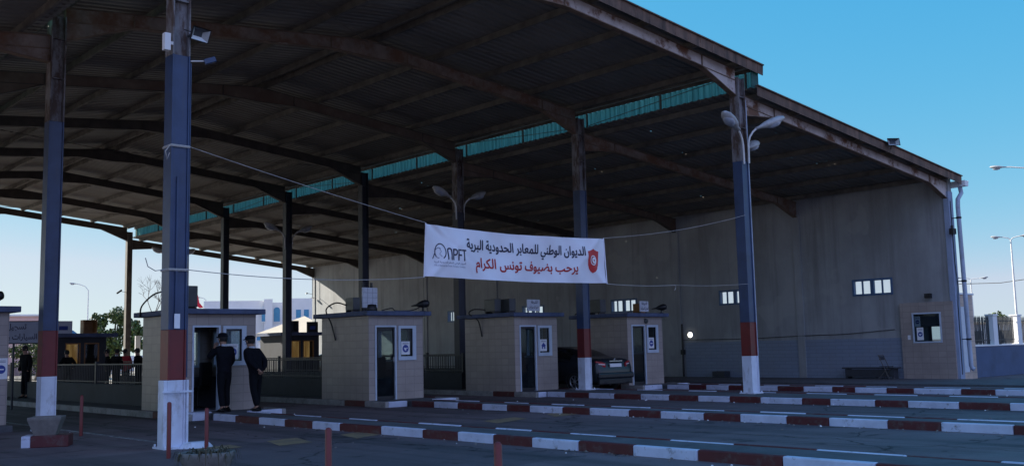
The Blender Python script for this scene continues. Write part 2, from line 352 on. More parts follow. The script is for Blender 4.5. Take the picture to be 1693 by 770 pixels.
m_car = pm('car_paint_dark_grey', (0.020, 0.025, 0.033), 0.22, 0.05, 3, metal=0.2, bmp=0)
m_carglass = pm('car_glass', (0.006, 0.008, 0.010), 0.05, 0.1, 3, bmp=0, spec=0.8)
m_tail = pm('tail_light_red', (0.45, 0.02, 0.03), 0.15, 0.2, 20, bmp=0)
m_tailw = pm('tail_light_clear', (0.75, 0.6, 0.6), 0.12, 0.1, 20, bmp=0)
m_chrome = pm('chrome', (0.6, 0.62, 0.65), 0.18, 0.05, 5, metal=0.9, bmp=0)
m_tyre = pm('tyre_rubber', (0.012, 0.012, 0.012), 0.85, 0.2, 20, bmp=0.2)
m_rim = pm('alloy_rim', (0.38, 0.39, 0.41), 0.3, 0.1, 5, metal=0.7, bmp=0)
m_whitewash = pm('whitewash', (0.78, 0.77, 0.75), 0.8, 0.05, 1.0, dirt=(0.6, 0.58, 0.55), dscale=0.5, dlo=0.55, dhi=0.8)
m_shutter = pm('blue_shutter', (0.06, 0.26, 0.42), 0.5, 0.12, 4)
m_tent = pm('cream_tent_roof', (0.72, 0.58, 0.40), 0.8, 0.06, 1.0)
m_pinkwall = pm('pink_wall', (0.62, 0.40, 0.36), 0.8, 0.1, 0.8)
m_brick = tiles('brown_window_brick', (0.30, 0.16, 0.10), (0.24, 0.13, 0.08), (0.3, 0.25, 0.2), 0.3, 0.1, 0.8, 0.5)
m_bluetrim = pm('blue_trim', (0.05, 0.22, 0.45), 0.5, 0.1, 3)
m_leaf = pm('leaf', (0.055, 0.085, 0.022), 0.6, 0.55, 0.9, bmp=0)
m_leafl = pm('leaf_light', (0.12, 0.17, 0.03), 0.6, 0.45, 1.2, bmp=0)
m_bark = pm('bark', (0.10, 0.075, 0.055), 0.9, 0.3, 6, bmp=0.5)
m_hill = pm('far_ground', (0.25, 0.22, 0.17), 0.9, 0.2, 0.05)
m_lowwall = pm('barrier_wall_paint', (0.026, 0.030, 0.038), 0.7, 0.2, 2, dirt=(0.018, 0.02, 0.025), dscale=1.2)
m_rail = pm('railing_paint', (0.022, 0.025, 0.03), 0.5, 0.2, 6)
m_perim = pm('perimeter_wall_blue_grey', (0.075, 0.105, 0.185), 0.8, 0.1, 1.2, dirt=(0.06, 0.08, 0.13), dscale=0.8)
m_annex = tiles('annex_tile', (0.55, 0.40, 0.33), (0.47, 0.35, 0.29), (0.35, 0.28, 0.25), 0.35, 0.22, 0.5, 0.0, 0.012)
m_flag = pm('flag_red', (0.60, 0.01, 0.03), 0.7, 0.05, 5)

# banner cloth: a little light comes through from behind
def banner_mat():
    m, t, b = newmat('banner_cloth'); out = t.nodes['Material Output']
    c = ramp(t, noise(t, 2.0), [(0.3, (0.82, 0.80, 0.86)), (0.7, (0.88, 0.86, 0.91))]); t.links.new(c, b.inputs['Base Color'])
    b.inputs['Roughness'].default_value = 0.75
    tr = N(t, 'ShaderNodeBsdfTranslucent'); tr.inputs[0].default_value = (0.7, 0.7, 0.74, 1)
    mx = N(t, 'ShaderNodeMixShader'); mx.inputs[0].default_value = 0.08
    t.links.new(b.outputs[0], mx.inputs[1]); t.links.new(tr.outputs[0], mx.inputs[2]); t.links.new(mx.outputs[0], out.inputs[0])
    return m
m_banner = banner_mat()

# roof sheet with a scatter of small rust holes in the right-hand aisle
def holed_sheet():
    m = m_sheet.copy(); m.name = 'roof_sheet_with_rust_holes'; t = m.node_tree; b = t.nodes['Principled BSDF']; out = t.nodes['Material Output']
    tc = N(t, 'ShaderNodeTexCoord'); vo = N(t, 'ShaderNodeTexVoronoi'); vo.inputs['Scale'].default_value = 4.0
    t.links.new(tc.outputs['Object'], vo.inputs['Vector'])
    h = N(t, 'ShaderNodeMath', operation='LESS_THAN'); h.inputs[1].default_value = 0.075; t.links.new(vo.outputs['Distance'], h.inputs[0])
    k = N(t, 'ShaderNodeMath', operation='GREATER_THAN'); k.inputs[1].default_value = 0.56; t.links.new(noise(t, 0.35, 2, 0.5), k.inputs[0])
    mu = N(t, 'ShaderNodeMath', operation='MULTIPLY'); t.links.new(h.outputs[0], mu.inputs[0]); t.links.new(k.outputs[0], mu.inputs[1])
    tr = N(t, 'ShaderNodeBsdfTransparent'); mx = N(t, 'ShaderNodeMixShader')
    t.links.new(mu.outputs[0], mx.inputs[0]); t.links.new(b.outputs[0], mx.inputs[1]); t.links.new(tr.outputs[0], mx.inputs[2]); t.links.new(mx.outputs[0], out.inputs[0])
    return m
m_sheeth = holed_sheet()

# ------------------------------------------------------------------ lettering
FORMS = {}
for cp in range(0xFE80, 0xFEFD):
    d = unicodedata.decomposition(chr(cp)).split()
    if len(d) == 2: FORMS.setdefault(chr(int(d[1], 16)), {})[d[0].strip('<>')] = chr(cp)
def shape(s):
    out = []
    for i, c in enumerate(s):
        f = FORMS.get(c)
        if not f: out.append(c); continue
        p = FORMS.get(s[i - 1]) if i else None; n = FORMS.get(s[i + 1]) if i + 1 < len(s) else None
        jp = bool(p and 'initial' in p and 'final' in f); jn = bool(n and 'final' in n and 'initial' in f)
        k = 'medial' if jp and jn else 'final' if jp else 'initial' if jn else 'isolated'
        out.append(f.get(k, c))
    return ''.join(reversed(out))
TXT = {}
def text_geo(st, bold=0.0, arabic=False):
    """words as triangles; every outline is filled on its own, so overlapping strokes stay solid"""
    key = (st, bold, arabic)
    if key in TXT: return TXT[key]
    c = bpy.data.curves.new('lettering', 'FONT'); c.body = shape(st) if arabic else st; c.size = 1.0
    o = bpy.data.objects.new('lettering', c); COL.objects.link(o); dg = bpy.context.evaluated_depsgraph_get()
    oe = o.evaluated_get(dg); cu = oe.to_curve(dg); loops = []
    for sp in cu.splines:
        pts = []
        if sp.type == 'BEZIER':
            bp = sp.bezier_points; n = len(bp)
            for i in range(n):
                p0, h0, h1, p1 = bp[i].co.xy, bp[i].handle_right.xy, bp[(i + 1) % n].handle_left.xy, bp[(i + 1) % n].co.xy
                k = 4 if (h0 - p0).length + (p1 - h1).length > 1e-4 else 1
                for j in range(k):
                    t_ = j / k; pts.append(p0 * (1 - t_) ** 3 + h0 * 3 * t_ * (1 - t_) ** 2 + h1 * 3 * t_ * t_ * (1 - t_) + p1 * t_ ** 3)
        else: pts = [q_.co.xy for q_ in sp.points]
        cl_ = []
        for q_ in pts:
            if not cl_ or (q_ - cl_[-1]).length > 1e-4: cl_.append(Vector((q_.x, q_.y)))
        if len(cl_) > 3 and (cl_[0] - cl_[-1]).length < 1e-4: cl_.pop()
        if len(cl_) > 2: loops.append(cl_)
    oe.to_curve_clear(); bpy.data.objects.remove(o); bpy.data.curves.remove(c)
    area = lambda L: sum(L[i].x * L[(i + 1) % len(L)].y - L[(i + 1) % len(L)].x * L[i].y for i in range(len(L))) / 2
    sgn = math.copysign(1, area(max(loops, key=lambda L: abs(area(L)))))
    def fat(L):
        if not bold: return L
        out = []
        for i in range(len(L)):
            d0 = (L[i] - L[i - 1]).normalized(); d1 = (L[(i + 1) % len(L)] - L[i]).normalized(); nn = Vector((d0.y + d1.y, -(d0.x + d1.x)))
            if nn.length > 1e-4: nn.normalize()
            out.append(L[i] + nn * bold * sgn)
        return out
    def inside(p_, L):
        r_ = False
        for i in range(len(L)):
            a_, b_2 = L[i], L[i - 1]
            if (a_.y > p_.y) != (b_2.y > p_.y) and p_.x < (b_2.x - a_.x) * (p_.y - a_.y) / (b_2.y - a_.y) + a_.x: r_ = not r_
        return r_
    outs = [L for L in loops if area(L) * sgn > 0]; hl = [L for L in loops if area(L) * sgn <= 0]
    vs, fs = [], []
    for L in outs:
        grp = [fat(L)] + [h_ for h_ in hl if inside(h_[0], L)]
        c2 = bpy.data.curves.new('glyph', 'CURVE'); c2.dimensions = '2D'; c2.fill_mode = 'BOTH'
        for g_ in grp:
            sp = c2.splines.new('POLY'); sp.points.add(len(g_) - 1); sp.use_cyclic_u = True
            for p_, v in zip(sp.points, g_): p_.co = (v.x, v.y, 0, 1)
        o2 = bpy.data.objects.new('glyph', c2); COL.objects.link(o2)
        me = bpy.data.meshes.new_from_object(o2.evaluated_get(bpy.context.evaluated_depsgraph_get())); base = len(vs)
        vs += [v.co.xy.copy() for v in me.vertices]; fs += [tuple(base + i for i in p_.vertices) for p_ in me.polygons]
        bpy.data.objects.remove(o2); bpy.data.curves.remove(c2); bpy.data.meshes.remove(me)
    x0 = min(v.x for v in vs); x1 = max(v.x for v in vs); y0 = min(v.y for v in vs); y1 = max(v.y for v in vs)
    TXT[key] = ([((v.x - x0) / (x1 - x0), (v.y - y0) / (y1 - y0)) for v in vs], fs, (x1 - x0) / (y1 - y0))
    return TXT[key]
def put_text(mb, s, u0, u1, v0, v1, fn, m=0, bold=0.0, arabic=False):
    """fit the words into the rectangle u0..u1 x v0..v1; fn(u, v)->xyz"""
    vs, fs, a = text_geo(s, bold, arabic)
    mb.faces([fn(u0 + (u1 - u0) * x, v0 + (v1 - v0) * y) for x, y in vs], fs, m)

# ================================================================== SETTING
YF = 15.53; BAY = 6.0; NF = 8; YB = YF + BAY * (NF - 1)
XL, XR, XW = 6.83, 22.56, 34.82; XM = (XL + XR) / 2; XLL = XL - (XW - XR)

g = MB(); g.poly([(-1500, -1500, 0), (1500, -1500, 0), (1500, 1500, 0), (-1500, 1500, 0)])
tag(g.build('ground', m_asphalt), kind='structure')

# traffic islands with painted kerbs
def kerb_run(mb, pts, breaks_fn, wdt=0.15, z0=-0.05, z1=0.15):
    pass
def island(xk, width, y0, y1, breaks, first_white, xw0, xw1, yw0, yw1, far_line=True):
    """narrow paved median (xk..xk+width, y0..y1) that widens to xw0..xw1 under the booth"""
    top = MB(); k = 0.10
    top.box(xk + k, y0 + k, -0.05, xk + width - k, yw0 + k, 0.125)
    top.box(xw0 + k, yw0 + k + 0.001, -0.05, xw1 - k, yw1 - k, 0.125)
    tag(top.build('traffic_island', m_island), kind='structure')
    kb = MB()
    br = sorted(breaks); P = (br[-1] - br[0]) / (len(br) - 1)
    ys = list(br); white = first_white          # colour of the stretch just below the largest break
    segs = []; bs = sorted(br, reverse=True); wflag = first_white
    seq = [bs[0]]
    for i in range(len(bs) - 1): segs.append((bs[i + 1], bs[i], wflag)); wflag = not wflag
    y = bs[-1]
    while y > y0: segs.append((max(y - P, y0), y, wflag)); wflag = not wflag; y -= P
    y = bs[0]; wflag = not first_white
    while y < yw0 - 0.3: segs.append((y, min(y + P, yw0), wflag)); wflag = not wflag; y += P
    for a, b, wh in segs:
        j = random.uniform(-0.006, 0.006)
        kb.box(xk + j, a + 0.004, -0.05, xk + k, b - 0.004, 0.14 + j, 0 if wh else 1)
        kb.box(xk + width - .065, a + 0.004 + 0.1, -0.05, xk + width + j, b - 0.004 + 0.1, 0.138 + j, 0 if wh else 1)
    kb.box(xk + k, y0, -0.05, xk + width - k, y0 + k, 0.148, 0)
    # the wide part: faded kerb stones
    L = 0.95
    def run(a0, a1, f):
        n = max(1, round((a1 - a0) / L))
        for i in range(n):
            f(a0 + (a1 - a0) * i / n + 0.004, a0 + (a1 - a0) * (i + 1) / n - 0.004, i)
    run(yw0, yw1, lambda a, b, i: kb.box(xw0, a, -0.05, xw0 + k, b, 0.146, 2 if i > 2 or i % 2 == 0 else 1))
    run(yw0, yw1, lambda a, b, i: kb.box(xw1 - k, a, -0.05, xw1, b, 0.146, 2 if i > 2 or i % 2 == 0 else 1))
    if xk > xw0 + k: run(xw0 + k, xk, lambda a, b, i: kb.box(a, yw0, -0.05, b, yw0 + k, 0.146, 0))
    run(xk + width, xw1 - k, lambda a, b, i: kb.box(a + .02, yw0, -0.05, b, yw0 + k, 0.146, 1 if i % 2 else 0))
    kb.box(xw0 + k, yw1 - k, -0.05, xw1 - k, yw1, 0.146, 2)
    tag(kb.build('kerb', [m_kerbw, m_kerbr, m_kerbo], bevel=0.018), kind='structure')
ISL = [
 (10.28, 0.95, [17.06, 16.1, 14.78, 13.58, 12.66, 11.8, 10.93, 9.99, 8.98, 7.92, 6.7, 5.55], True),
 (15.77, 0.85, [18.47, 17.6, 16.82, 15.78, 14.96, 13.86, 13.02, 11.97, 11.14, 10.16, 9.32, 8.26, 7.37, 6.27], True),
 (20.83, 2.25, [15.0, 14.1, 12.98, 12.25, 11.17, 10.42, 9.33, 8.32], False),
 (26.15, 0.85, [20.39, 19.7, 18.85, 18.0, 17.09, 16.22, 15.3, 14.59, 13.66, 12.89, 11.63, 10.77], False)]
BOOTHX = [10.08, 15.36, 20.68, 25.45]
for (xk, wd, br, fw), bx in zip(ISL, BOOTHX):
    island(xk, wd, -8.0, 0, br, fw, bx - 0.28, bx + 2.15, 21.45, 47.5)
# the left-most island (its booth stands at the picture's edge)
lt = MB(); lt.box(4.2, 21.9, -0.05, 6.33, 47.5, 0.125)
tag(lt.build('traffic_island', m_island, bevel=.015), kind='structure')
# pavement along the side wall
pv = MB(); pv.box(30.6, -8, -0.05, 34.8, 58, 0.05); tag(pv.build('pavement', m_island), kind='structure')

# pale apron beyond the far end, added to bounce sunlight up under the roof
m_apron = pm('bounce_concrete', (0.33, 0.29, 0.24), 0.9, 0.12, 0.5, bmp=0.3, dirt=(0.3, 0.26, 0.2), dscale=0.3)
ap = MB(); ap.poly([(-14, 56, .006), (60, 56, .006), (60, 92, .006), (-14, 92, .006)]); tag(ap.build('bounce_apron', m_apron), kind='structure')
# painted markings
mk = MB(); Z1 = 0.004
for x, y0_, n in ((13.4, 2.0, 12), (18.9, 2.0, 12), (24.2, 3.0, 11)):
    pass
mk.poly([(7.06, 16.6, Z1), (7.2, 16.6, Z1), (7.2, 27, Z1), (7.06, 27, Z1)], 0)
tag(mk.build('road_marking', [m_line2]), kind='structure')
ym = MB()
for q in ([(440, 728), (490, 723), (517, 730), (462, 736)], [(562, 718), (622, 709), (648, 714), (590, 724)], [(322, 741), (380, 734), (402, 738), (345, 744)],
          [(903, 684), (965, 676), (974, 682), (918, 688)], [(1155, 660), (1190, 656), (1214, 658), (1172, 664)], [(798, 695), (850, 689), (872, 691), (822, 699)]):
    ym.poly([(*atZ(a, b, 0.005).xy, 0.005) for a, b in q])
tag(ym.build('yellow_road_marking', m_yel), kind='structure')

# ================================================================== CANOPY
canopy = thing('border_canopy', 'huge dark steel canopy with raised middle roof, rusty frames and striped blue columns', 'canopy', (0, 0, 0))
EZ, RZ = 8.62, 9.42          # nave rafter axis at eave and at ridge
SL = (RZ - EZ) / (XM - XL)
AZ0, AZ1 = 8.0, 6.75         # aisle rafter axis at inner column and at outer wall
SA = (AZ0 - AZ1) / (XW - XR)

def column(x, y, zb, ztop, zw=1.10, zr=1.98, zbl=6.27, pipe=False, mats=None):
    mb = MB(); h = 0.15
    def seg(z0, z1, rec, m):
        t = 0.028
        mb.box(x - h, y - h, z0, x - h + t, y + h, z1, m); mb.box(x + h - t, y - h, z0, x + h, y + h, z1, m)
        mb.box(x - h + t, y - h + rec, z0, x + h - t, y + h - rec, z1, m)
    seg(zb, zw, 0.022, 0); seg(zw, zr, 0.022, 1); seg(zr, zbl, 0.022, 2); seg(zbl, ztop, 0.09, 3)
    for z in (zbl + 0.9, zbl + 1.75):
        if z < ztop - 0.2: mb.box(x - h + .03, y - h + 0.005, z, x + h - .03, y + h - 0.005, z + 0.02, 3)
    o = mb.build('column', mats or [m_white, m_red, m_blue, m_rust], canopy, bevel=0.006)
    bp = MB(); bp.box(x - .22, y - .22, zb, x + .22, y + .22, zb + 0.03)
    for a in (-1, 1):
        for b in (-1, 1): bp.lathe([(0.0, .07), (.018, .07), (.018, .03)], (x + a * .19, y + b * .19, zb), 8)
    bp.build('base_plate', mats[0] if mats else m_white, o)
    if pipe:
        pp = MB(); pp.tube([(x + 0.19, y - 0.12, zb + 0.02), (x + 0.19, y - 0.12, ztop - 0.6)], 0.022, 8); pp.build('conduit', m_pipe, o)
    return o
cols = {}
for k in range(NF):
    y = YF + BAY * k
    cols['R', k] = column(XR, y, 0.125 if k == 0 else 0.125, EZ - 0.05, pipe=(k in (0,)), mats=None if k < 2 else [m_greysteel] * 4 if k == 7 else [m_navy, m_navy, m_navy, m_rust if k == 2 else m_navy])
    cols['L', k] = column(XL, y, 0.0, EZ - 0.05, zw=1.06 if k == 0 else 1.08, zr=1.85 if k == 0 else 2.0, zbl=6.31)
# flared white skirt plates, clamp and conduit on the front left column
ex = MB()
ex.box(XL - .215, YF - .16, 0.0, XL - .155, YF + .05, 1.06); ex.box(XL + .155, YF - .19, 0.03, XL + .185, YF - .02, 1.06)
ex.beam((XL - .25, YF - .19, .88), (XL + .24, YF - .19, .88), .03, .03)
ex.build('skirt_plate', m_white, cols['L', 0], bevel=0.004)
ex = MB(); ex.box(XL - .05, YF - .158, 1.9, XL - .012, YF - .13, 4.3); ex.tube([(XL + .165, YF - .14, 1.1), (XL + .165, YF - .14, 6.2)], .012, 6)
ex.build('conduit', m_blue, cols['L', 0])
ex = MB(); ex.box(XL - .06, YF - .168, 1.87, XL + .03, YF - .152, 2.10); ex.build('notice_plate', m_paper, cols['L', 0])
ex = MB(); ex.lathe([(0.0, .09), (.16, .09), (.20, .05), (.24, 0)], (XL + .30, YF - .22, 0), 12, sx=1.2, sy=.7); ex.build('footing', m_white, cols['L', 0])

def rafter(x0, z0, x1, z1, y, hl, hr, parent=canopy, dep=0.30):
    """I-section rafter in the plane y with haunches hl / hr = (length, drop) at each end"""
    def zc(x): return z0 + (z1 - z0) * (x - x0) / (x1 - x0)
    s = 1 if x1 > x0 else -1
    top = [(x0, z0 + dep / 2), (x1, z1 + dep / 2)]
    bot = []
    if hl[0]:
        bot += [(x0, zc(x0) - dep / 2 - hl[1]), (x0 + s * hl[0], zc(x0 + s * hl[0]) - dep / 2)]
    else: bot += [(x0, zc(x0) - dep / 2)]
    if hr[0]: bot += [(x1 - s * hr[0], zc(x1 - s * hr[0]) - dep / 2), (x1, zc(x1) - dep / 2 - hr[1])]
    else: bot += [(x1, zc(x1) - dep / 2)]
    mb = MB()
    mb.prism(top + bot[::-1], lambda u, v, w_: (u, w_, v), y - .055, y + .055, 0)
    for a, b in zip(bot[:-1], bot[1:]): mb.beam((a[0], y, a[1]), (b[0], y, b[1]), .17, .022, 1)
    mb.beam((x0, y, z0 + dep / 2), (x1, y, z1 + dep / 2), .17, .022, 1)
    n = max(2, int(abs(x1 - x0) / 1.6))
    if hl[0]:      # inner flange line that carries on straight through the haunch
        mb.beam((x0, y, zc(x0) - dep / 2), (x0 + s * hl[0], y, zc(x0 + s * hl[0]) - dep / 2), .15, .02, 1)
    for hx in ([x0 + s * hl[0]] if hl[0] else []) + ([x1 - s * hr[0]] if hr[0] else []):
        mb.box(hx - .012, y - .085, zc(hx) - dep / 2, hx + .012, y + .085, zc(hx) + dep / 2, 1)
    return mb.build('rafter', [m_raft if y < YF + 1 else m_raft1 if y < YF + 7 else m_raft2 if y < YF + 13 else m_raft3, m_raftd if y < YF + 7 else m_raft3], parent)  # canopy shade painted in: rafter colours darken frame by frame
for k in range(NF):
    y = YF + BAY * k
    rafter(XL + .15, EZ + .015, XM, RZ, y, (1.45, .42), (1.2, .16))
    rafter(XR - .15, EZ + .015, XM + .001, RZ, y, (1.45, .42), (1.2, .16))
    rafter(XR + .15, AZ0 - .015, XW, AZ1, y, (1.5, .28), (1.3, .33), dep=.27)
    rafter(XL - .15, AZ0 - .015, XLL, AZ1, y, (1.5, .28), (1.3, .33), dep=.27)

# purlins
Y0, Y1 = YF - 0.42, YB + 0.42
PT = 0.15 + 0.011
def purlin(x, z, hgt=.17, wd=.06, name='purlin'):
    mb = MB(); mb.box(x - wd / 2, Y0 + .03, z, x + wd / 2, Y1 - .03, z + hgt); mb.build(name, m_purl, canopy)
for i in range(5):
    dx = 0.22 + i * 1.86
    for s in (-1, 1):
        x = XM + s * dx; purlin(x, RZ - SL * dx + PT + .003)
purl_top = .17
for s in (-1, 1):                                   # eave purlin over the columns
    purlin(XM + s * (XR - XM - .0), EZ + PT + .004)
for i in range(7):
    dx = 0.75 + i * 1.86
    for x in (XR + dx, XL - dx):
        purlin(x, AZ0 - SA * dx + .135 + .014, .16)

# corrugated sheets: ribs run down the slope
def corr_sheet(name, x0, z0, x1, z1, mat, parent=canopy, ya=Y0, yb=Y1, pitch=0.25, amp=0.035):
    mb = MB(); ys = []; y = ya
    while y < yb - 1e-6:
        for f, h in ((0, 0), (.5, 0), (.62, amp), (.88, amp)):
            if y + f * pitch < yb: ys.append((y + f * pitch, h))
        y += pitch
    ys.append((yb, 0)); n = len(ys)
    v0 = [(x0, yy, z0 + h) for yy, h in ys] + [(x1, yy, z1 + h) for yy, h in ys]
    v1 = [(a, b, c + .012) for a, b, c in v0]
    fs = [(i, i + 1, n + i + 1, n + i) for i in range(n - 1)]
    mb.faces(v0, fs); mb.faces(v1, fs)
    e = [(0, n, 3 * n, 2 * n), (n - 1, 2 * n - 1, 4 * n - 1, 3 * n - 1)] + [(i, i + 1, 2 * n + i + 1, 2 * n + i) for i in range(n - 1)] + [(n + i, n + i + 1, 3 * n + i + 1, 3 * n + i) for i in range(n - 1)]
    mb.faces(v0 + v1, e)
    return mb.build(name, mat, parent)
ST = PT + .17 + .006
EO = 0.62
for s in (-1, 1):
    corr_sheet('roof_sheet', XM + s * .01, RZ + ST, XM + s * (XR - XM + EO), RZ + ST - SL * (XR - XM + EO), m_sheet)
ra = XR + .42; za = AZ0 - SA * .42 + .135 + .014 + .166
corr_sheet('roof_sheet', XR + .30, AZ0 - SA * .30 + .319, XW + .38, AZ1 - SA * .38 + .319, m_sheeth)
corr_sheet('roof_sheet', XL - .30, AZ0 - SA * .30 + .319, XLL - .38, AZ1 - SA * .38 + .319, m_sheet)
rc = MB(); rc.prism([(-.3, -.03), (0, .0), (.3, -.03), (.3, -.015), (0, .016), (-.3, -.015)], lambda u, v, w_: (XM + u, w_, RZ + ST + .055 + v), Y0, Y1)
rc.build('ridge_cap', m_sheet, canopy)
# front barge trim on top of the sheets' edge
for s in (-1, 1):
    bt = MB(); np_ = 34; ex_ = XR - XM + EO
    for i in range(np_):      # verge flashing: overlapping folded strips
        a_, b_2 = i / np_, (i + 1) / np_
        bt.beam((XM + s * ex_ * a_, Y0 - .012 - .006 * (i % 2), RZ + ST - .10 - SL * ex_ * a_), (XM + s * ex_ * b_2, Y0 - .012 - .006 * (i % 2), RZ + ST - .10 - SL * ex_ * b_2), .012, .27)
    bt.beam((XM, Y0 - .02, RZ + ST + .05), (XM + s * ex_, Y0 - .02, RZ + ST + .05 - SL * ex_), .10, .03)
    bt.build('barge_board', m_barge, canopy)
    xa = XR if s > 0 else XL
    bt = MB(); bt.beam((xa + s * .3, Y0 - .012, AZ0 - SA * .3 + .22), (xa + s * (XW - XR + .38), Y0 - .012, AZ1 - SA * .38 + .22), .014, .26)
    bt.beam((xa + s * .3, Y0 - .02, AZ0 - SA * .3 + .37), (xa + s * (XW - XR + .38), Y0 - .02, AZ1 - SA * .38 + .37), .10, .03)
    bt.build('barge_board', m_barge, canopy)
# green translucent clerestory sheets between the two roofs
for s, xc in ((1, XR + .50), (-1, XL - .50)):
    mb = MB(); zb, zt = AZ0 - SA * .5 + .40, RZ + ST - SL * (XR - XM + .50) - .10
    y = Y0 + .1; pts = []
    while y < Y1 - .1:
        for f, h in ((0, 0), (.45, 0), (.55, .03), (.9, .03)): pts.append((y + f * .2, h))
        y += .2
    n = len(pts); mb.faces([(xc + s * h, yy, zb) for yy, h in pts] + [(xc + s * h, yy, zt) for yy, h in pts], [(i, i + 1, n + i + 1, n + i) for i in range(n - 1)])
    mb.build('clerestory_panel', m_green, canopy)
    fr = MB()
    fr.box(xc - s * .075 - .03, Y0 + .1, zt - .02, xc - s * .075 + .03, Y1 - .1, zt + .07)
    fr.box(xc - s * .07 - .025, Y0 + .1, zb - .07, xc - s * .07 + .025, Y1 - .1, zb + .0)
    for i in range(15):
        yy = YF + i * 3.0
        fr.box(xc - s * .06 - .025, yy - .02, zb, xc - s * .06 + .025, yy + .02, zt - .02)
    fr.build('clerestory_rail', m_purl, canopy)
    fe = MB(); fe.prism([(min(xa_, xb_), z_) for xa_, xb_, z_ in ()] or [(xc - s * .33, zb - .08), (xc, zb - .08), (xc, zt + .05), (xc - s * .33, zt + .08)], lambda u, v, w_: (u, w_, v), Y0 + .06, Y0 + .075)
    fe.build('clerestory_end_panel', m_green, canopy)
# bracing rods in the clerestory and under the nave roof
xc = XR + .30
def rod(a, b): z_ = MB(); z_.tube([a, b], .012, 5); z_.build('bracing_rod', m_purl, canopy)
for k, (a, b) in enumerate(((8.78, 8.35), (8.35, 8.78), (8.75, 8.75), (8.3, 8.75), (8.75, 8.35))):
    rod((xc, YF + 6 * k + .2, a), (xc, YF + 6 * k + 5.8, b))
for k in (0, 3, 6):
    rod((XL + .3, YF + 6 * k, EZ + .1), (XM, YF + 6 * k + 6, RZ + .1))
    rod((XR - .3, YF + 6 * k, EZ + .1), (XM, YF + 6 * k + 6, RZ + .1))
gt = MB(); gx = XW + .40
gt.prism([(0, 0), (.24, 0), (.30, .2), (.27, .2), (.22, .025), (.03, .025), (.03, .2), (0, .2)], lambda u, v, w_: (gx + u, w_, AZ1 - .02 + v), Y0 - .12, Y1)
gt.prism([(0.031, 0.026), (.219, 0.026), (.268, .19), (0.031, .19)], lambda u, v, w_: (gx + u, w_, AZ1 - .02 + v), Y0 - .119, Y0 - .10)
gt.build('gutter', m_whitewash, canopy)

# ================================================================== SIDE WALL
WY0, WY1 = YF - .10, YB + .15
wall = thing('side_wall', 'long grey plastered wall closing the right side of the canopy, with small blue windows', 'wall', (XW, WY0, 0))
WIN = [(18.48, 3.38), (24.55, 3.32), (30.65, 3.24), (36.7, 3.22), (42.75, 3.22), (48.8, 3.22)]
holes = [(yc - .79 - WY0, yc + .79 - WY0, zc_ - .31, zc_ + .31) for yc, zc_ in WIN]
KY0, KY1 = 15.50, 17.40
kh = (KY0 - WY0 + .36, KY0 - WY0 + 1.50, 1.26, 2.40)
us = sorted({0, WY1 - WY0, *[h[0] for h in holes + [kh]], *[h[1] for h in holes + [kh]]})
vs = sorted({0, 7.035, *[h[2] for h in holes + [kh]], *[h[3] for h in holes + [kh]]})
mb = MB(); grid_wall(mb, us, vs, holes + [kh], lambda u, v, w_: (w_, u, v), 0.0, 0.25)
mb.build('wall_face', m_wall, wall)
for k in range(1, NF):
    pb = MB(); yy = YF + BAY * k - WY0; pb.box(-.05, yy - .16, 0.0, -.001, yy + .16, 6.4); pb.build('pilaster', m_wall, wall, bevel=.01)
pb = MB(); pb.box(-.075, -.03, 0.0, .26, .17, 6.55); pb.build('end_post', m_wallb, wall, bevel=.01)
db = MB(); db.box(-.02, 17.42 - WY0, 0.02, -.002, 27.2 - WY0, 1.50); db.build('block_dado', m_dado, wall)
for yc, zc_ in WIN:
    fr = MB(); a = yc - WY0
    y0_, y1_, z0_, z1_ = a - .79, a + .79, zc_ - .31, zc_ + .31
    fr.box(-.03, y0_, z0_, .08, y1_, z0_ + .075); fr.box(-.03, y0_, z1_ - .075, .08, y1_, z1_)
    fr.box(-.03, y0_, z0_ + .075, .08, y0_ + .07, z1_ - .075); fr.box(-.03, y1_ - .07, z0_ + .075, .08, y1_, z1_ - .075)
    fr.box(-.025, a - .07, z0_ + .075, .075, a + .07, z1_ - .075)
    for c_ in (a - .39, a + .39): fr.box(-.01, c_ - .025, z0_ + .075, .05, c_ + .025, z1_ - .075)
    wf = fr.build('window', m_winblue, wall)
    for i, c_ in enumerate((a - .56, a - .225, a + .225, a + .56)):
        p = MB(); tl = random.choice((0, 0, .03, -.03))
        p.poly([(.03, c_ - .143, z0_ + .08), (.03, c_ + .143, z0_ + .08), (.03 + tl, c_ + .143, z1_ - .08), (.03 + tl, c_ - .143, z1_ - .08)])
        p.build('pane', m_frost, wf)
# ticket kiosk built against the wall's near end
kiosk = thing('ticket_kiosk', 'beige tiled kiosk front with one window at the near end of the grey side wall', 'kiosk', (XW, KY0, 0))
mb = MB(); D = .16
grid_wall(mb, [0, .42, 1.52 - .06, 1.90], [0, 1.30, 2.36, 2.72], [(.42, 1.46, 1.30, 2.36)], lambda u, v, w_: (w_, u, v), -D, -.003)
mb.build('front_wall', m_tile, kiosk)
ib = MB()  # interior of the room behind, dark, with a bright rear window
ib.poly([(.255, .2, .9), (.255, 1.7, .9), (1.56, 1.7, .9), (1.56, .2, .9)]); ib.poly([(.255, .2, 2.7), (1.56, .2, 2.7), (1.56, 1.7, 2.7), (.255, 1.7, 2.7)])
ib.poly([(.255, .2, .9), (1.56, .2, .9), (1.56, .2, 2.7), (.255, .2, 2.7)]); ib.poly([(.255, 1.7, .9), (.255, 1.7, 2.7), (1.56, 1.7, 2.7), (1.56, 1.7, .9)])
grid_wall(ib, [.2, .95, 1.6, 1.7], [.9, 1.15, 1.95, 2.7], [(.95, 1.6, 1.15, 1.95)], lambda u, v, w_: (w_, u, v), 1.56, 1.60)
ib.build('room', m_interior, kiosk)
fr = MB()
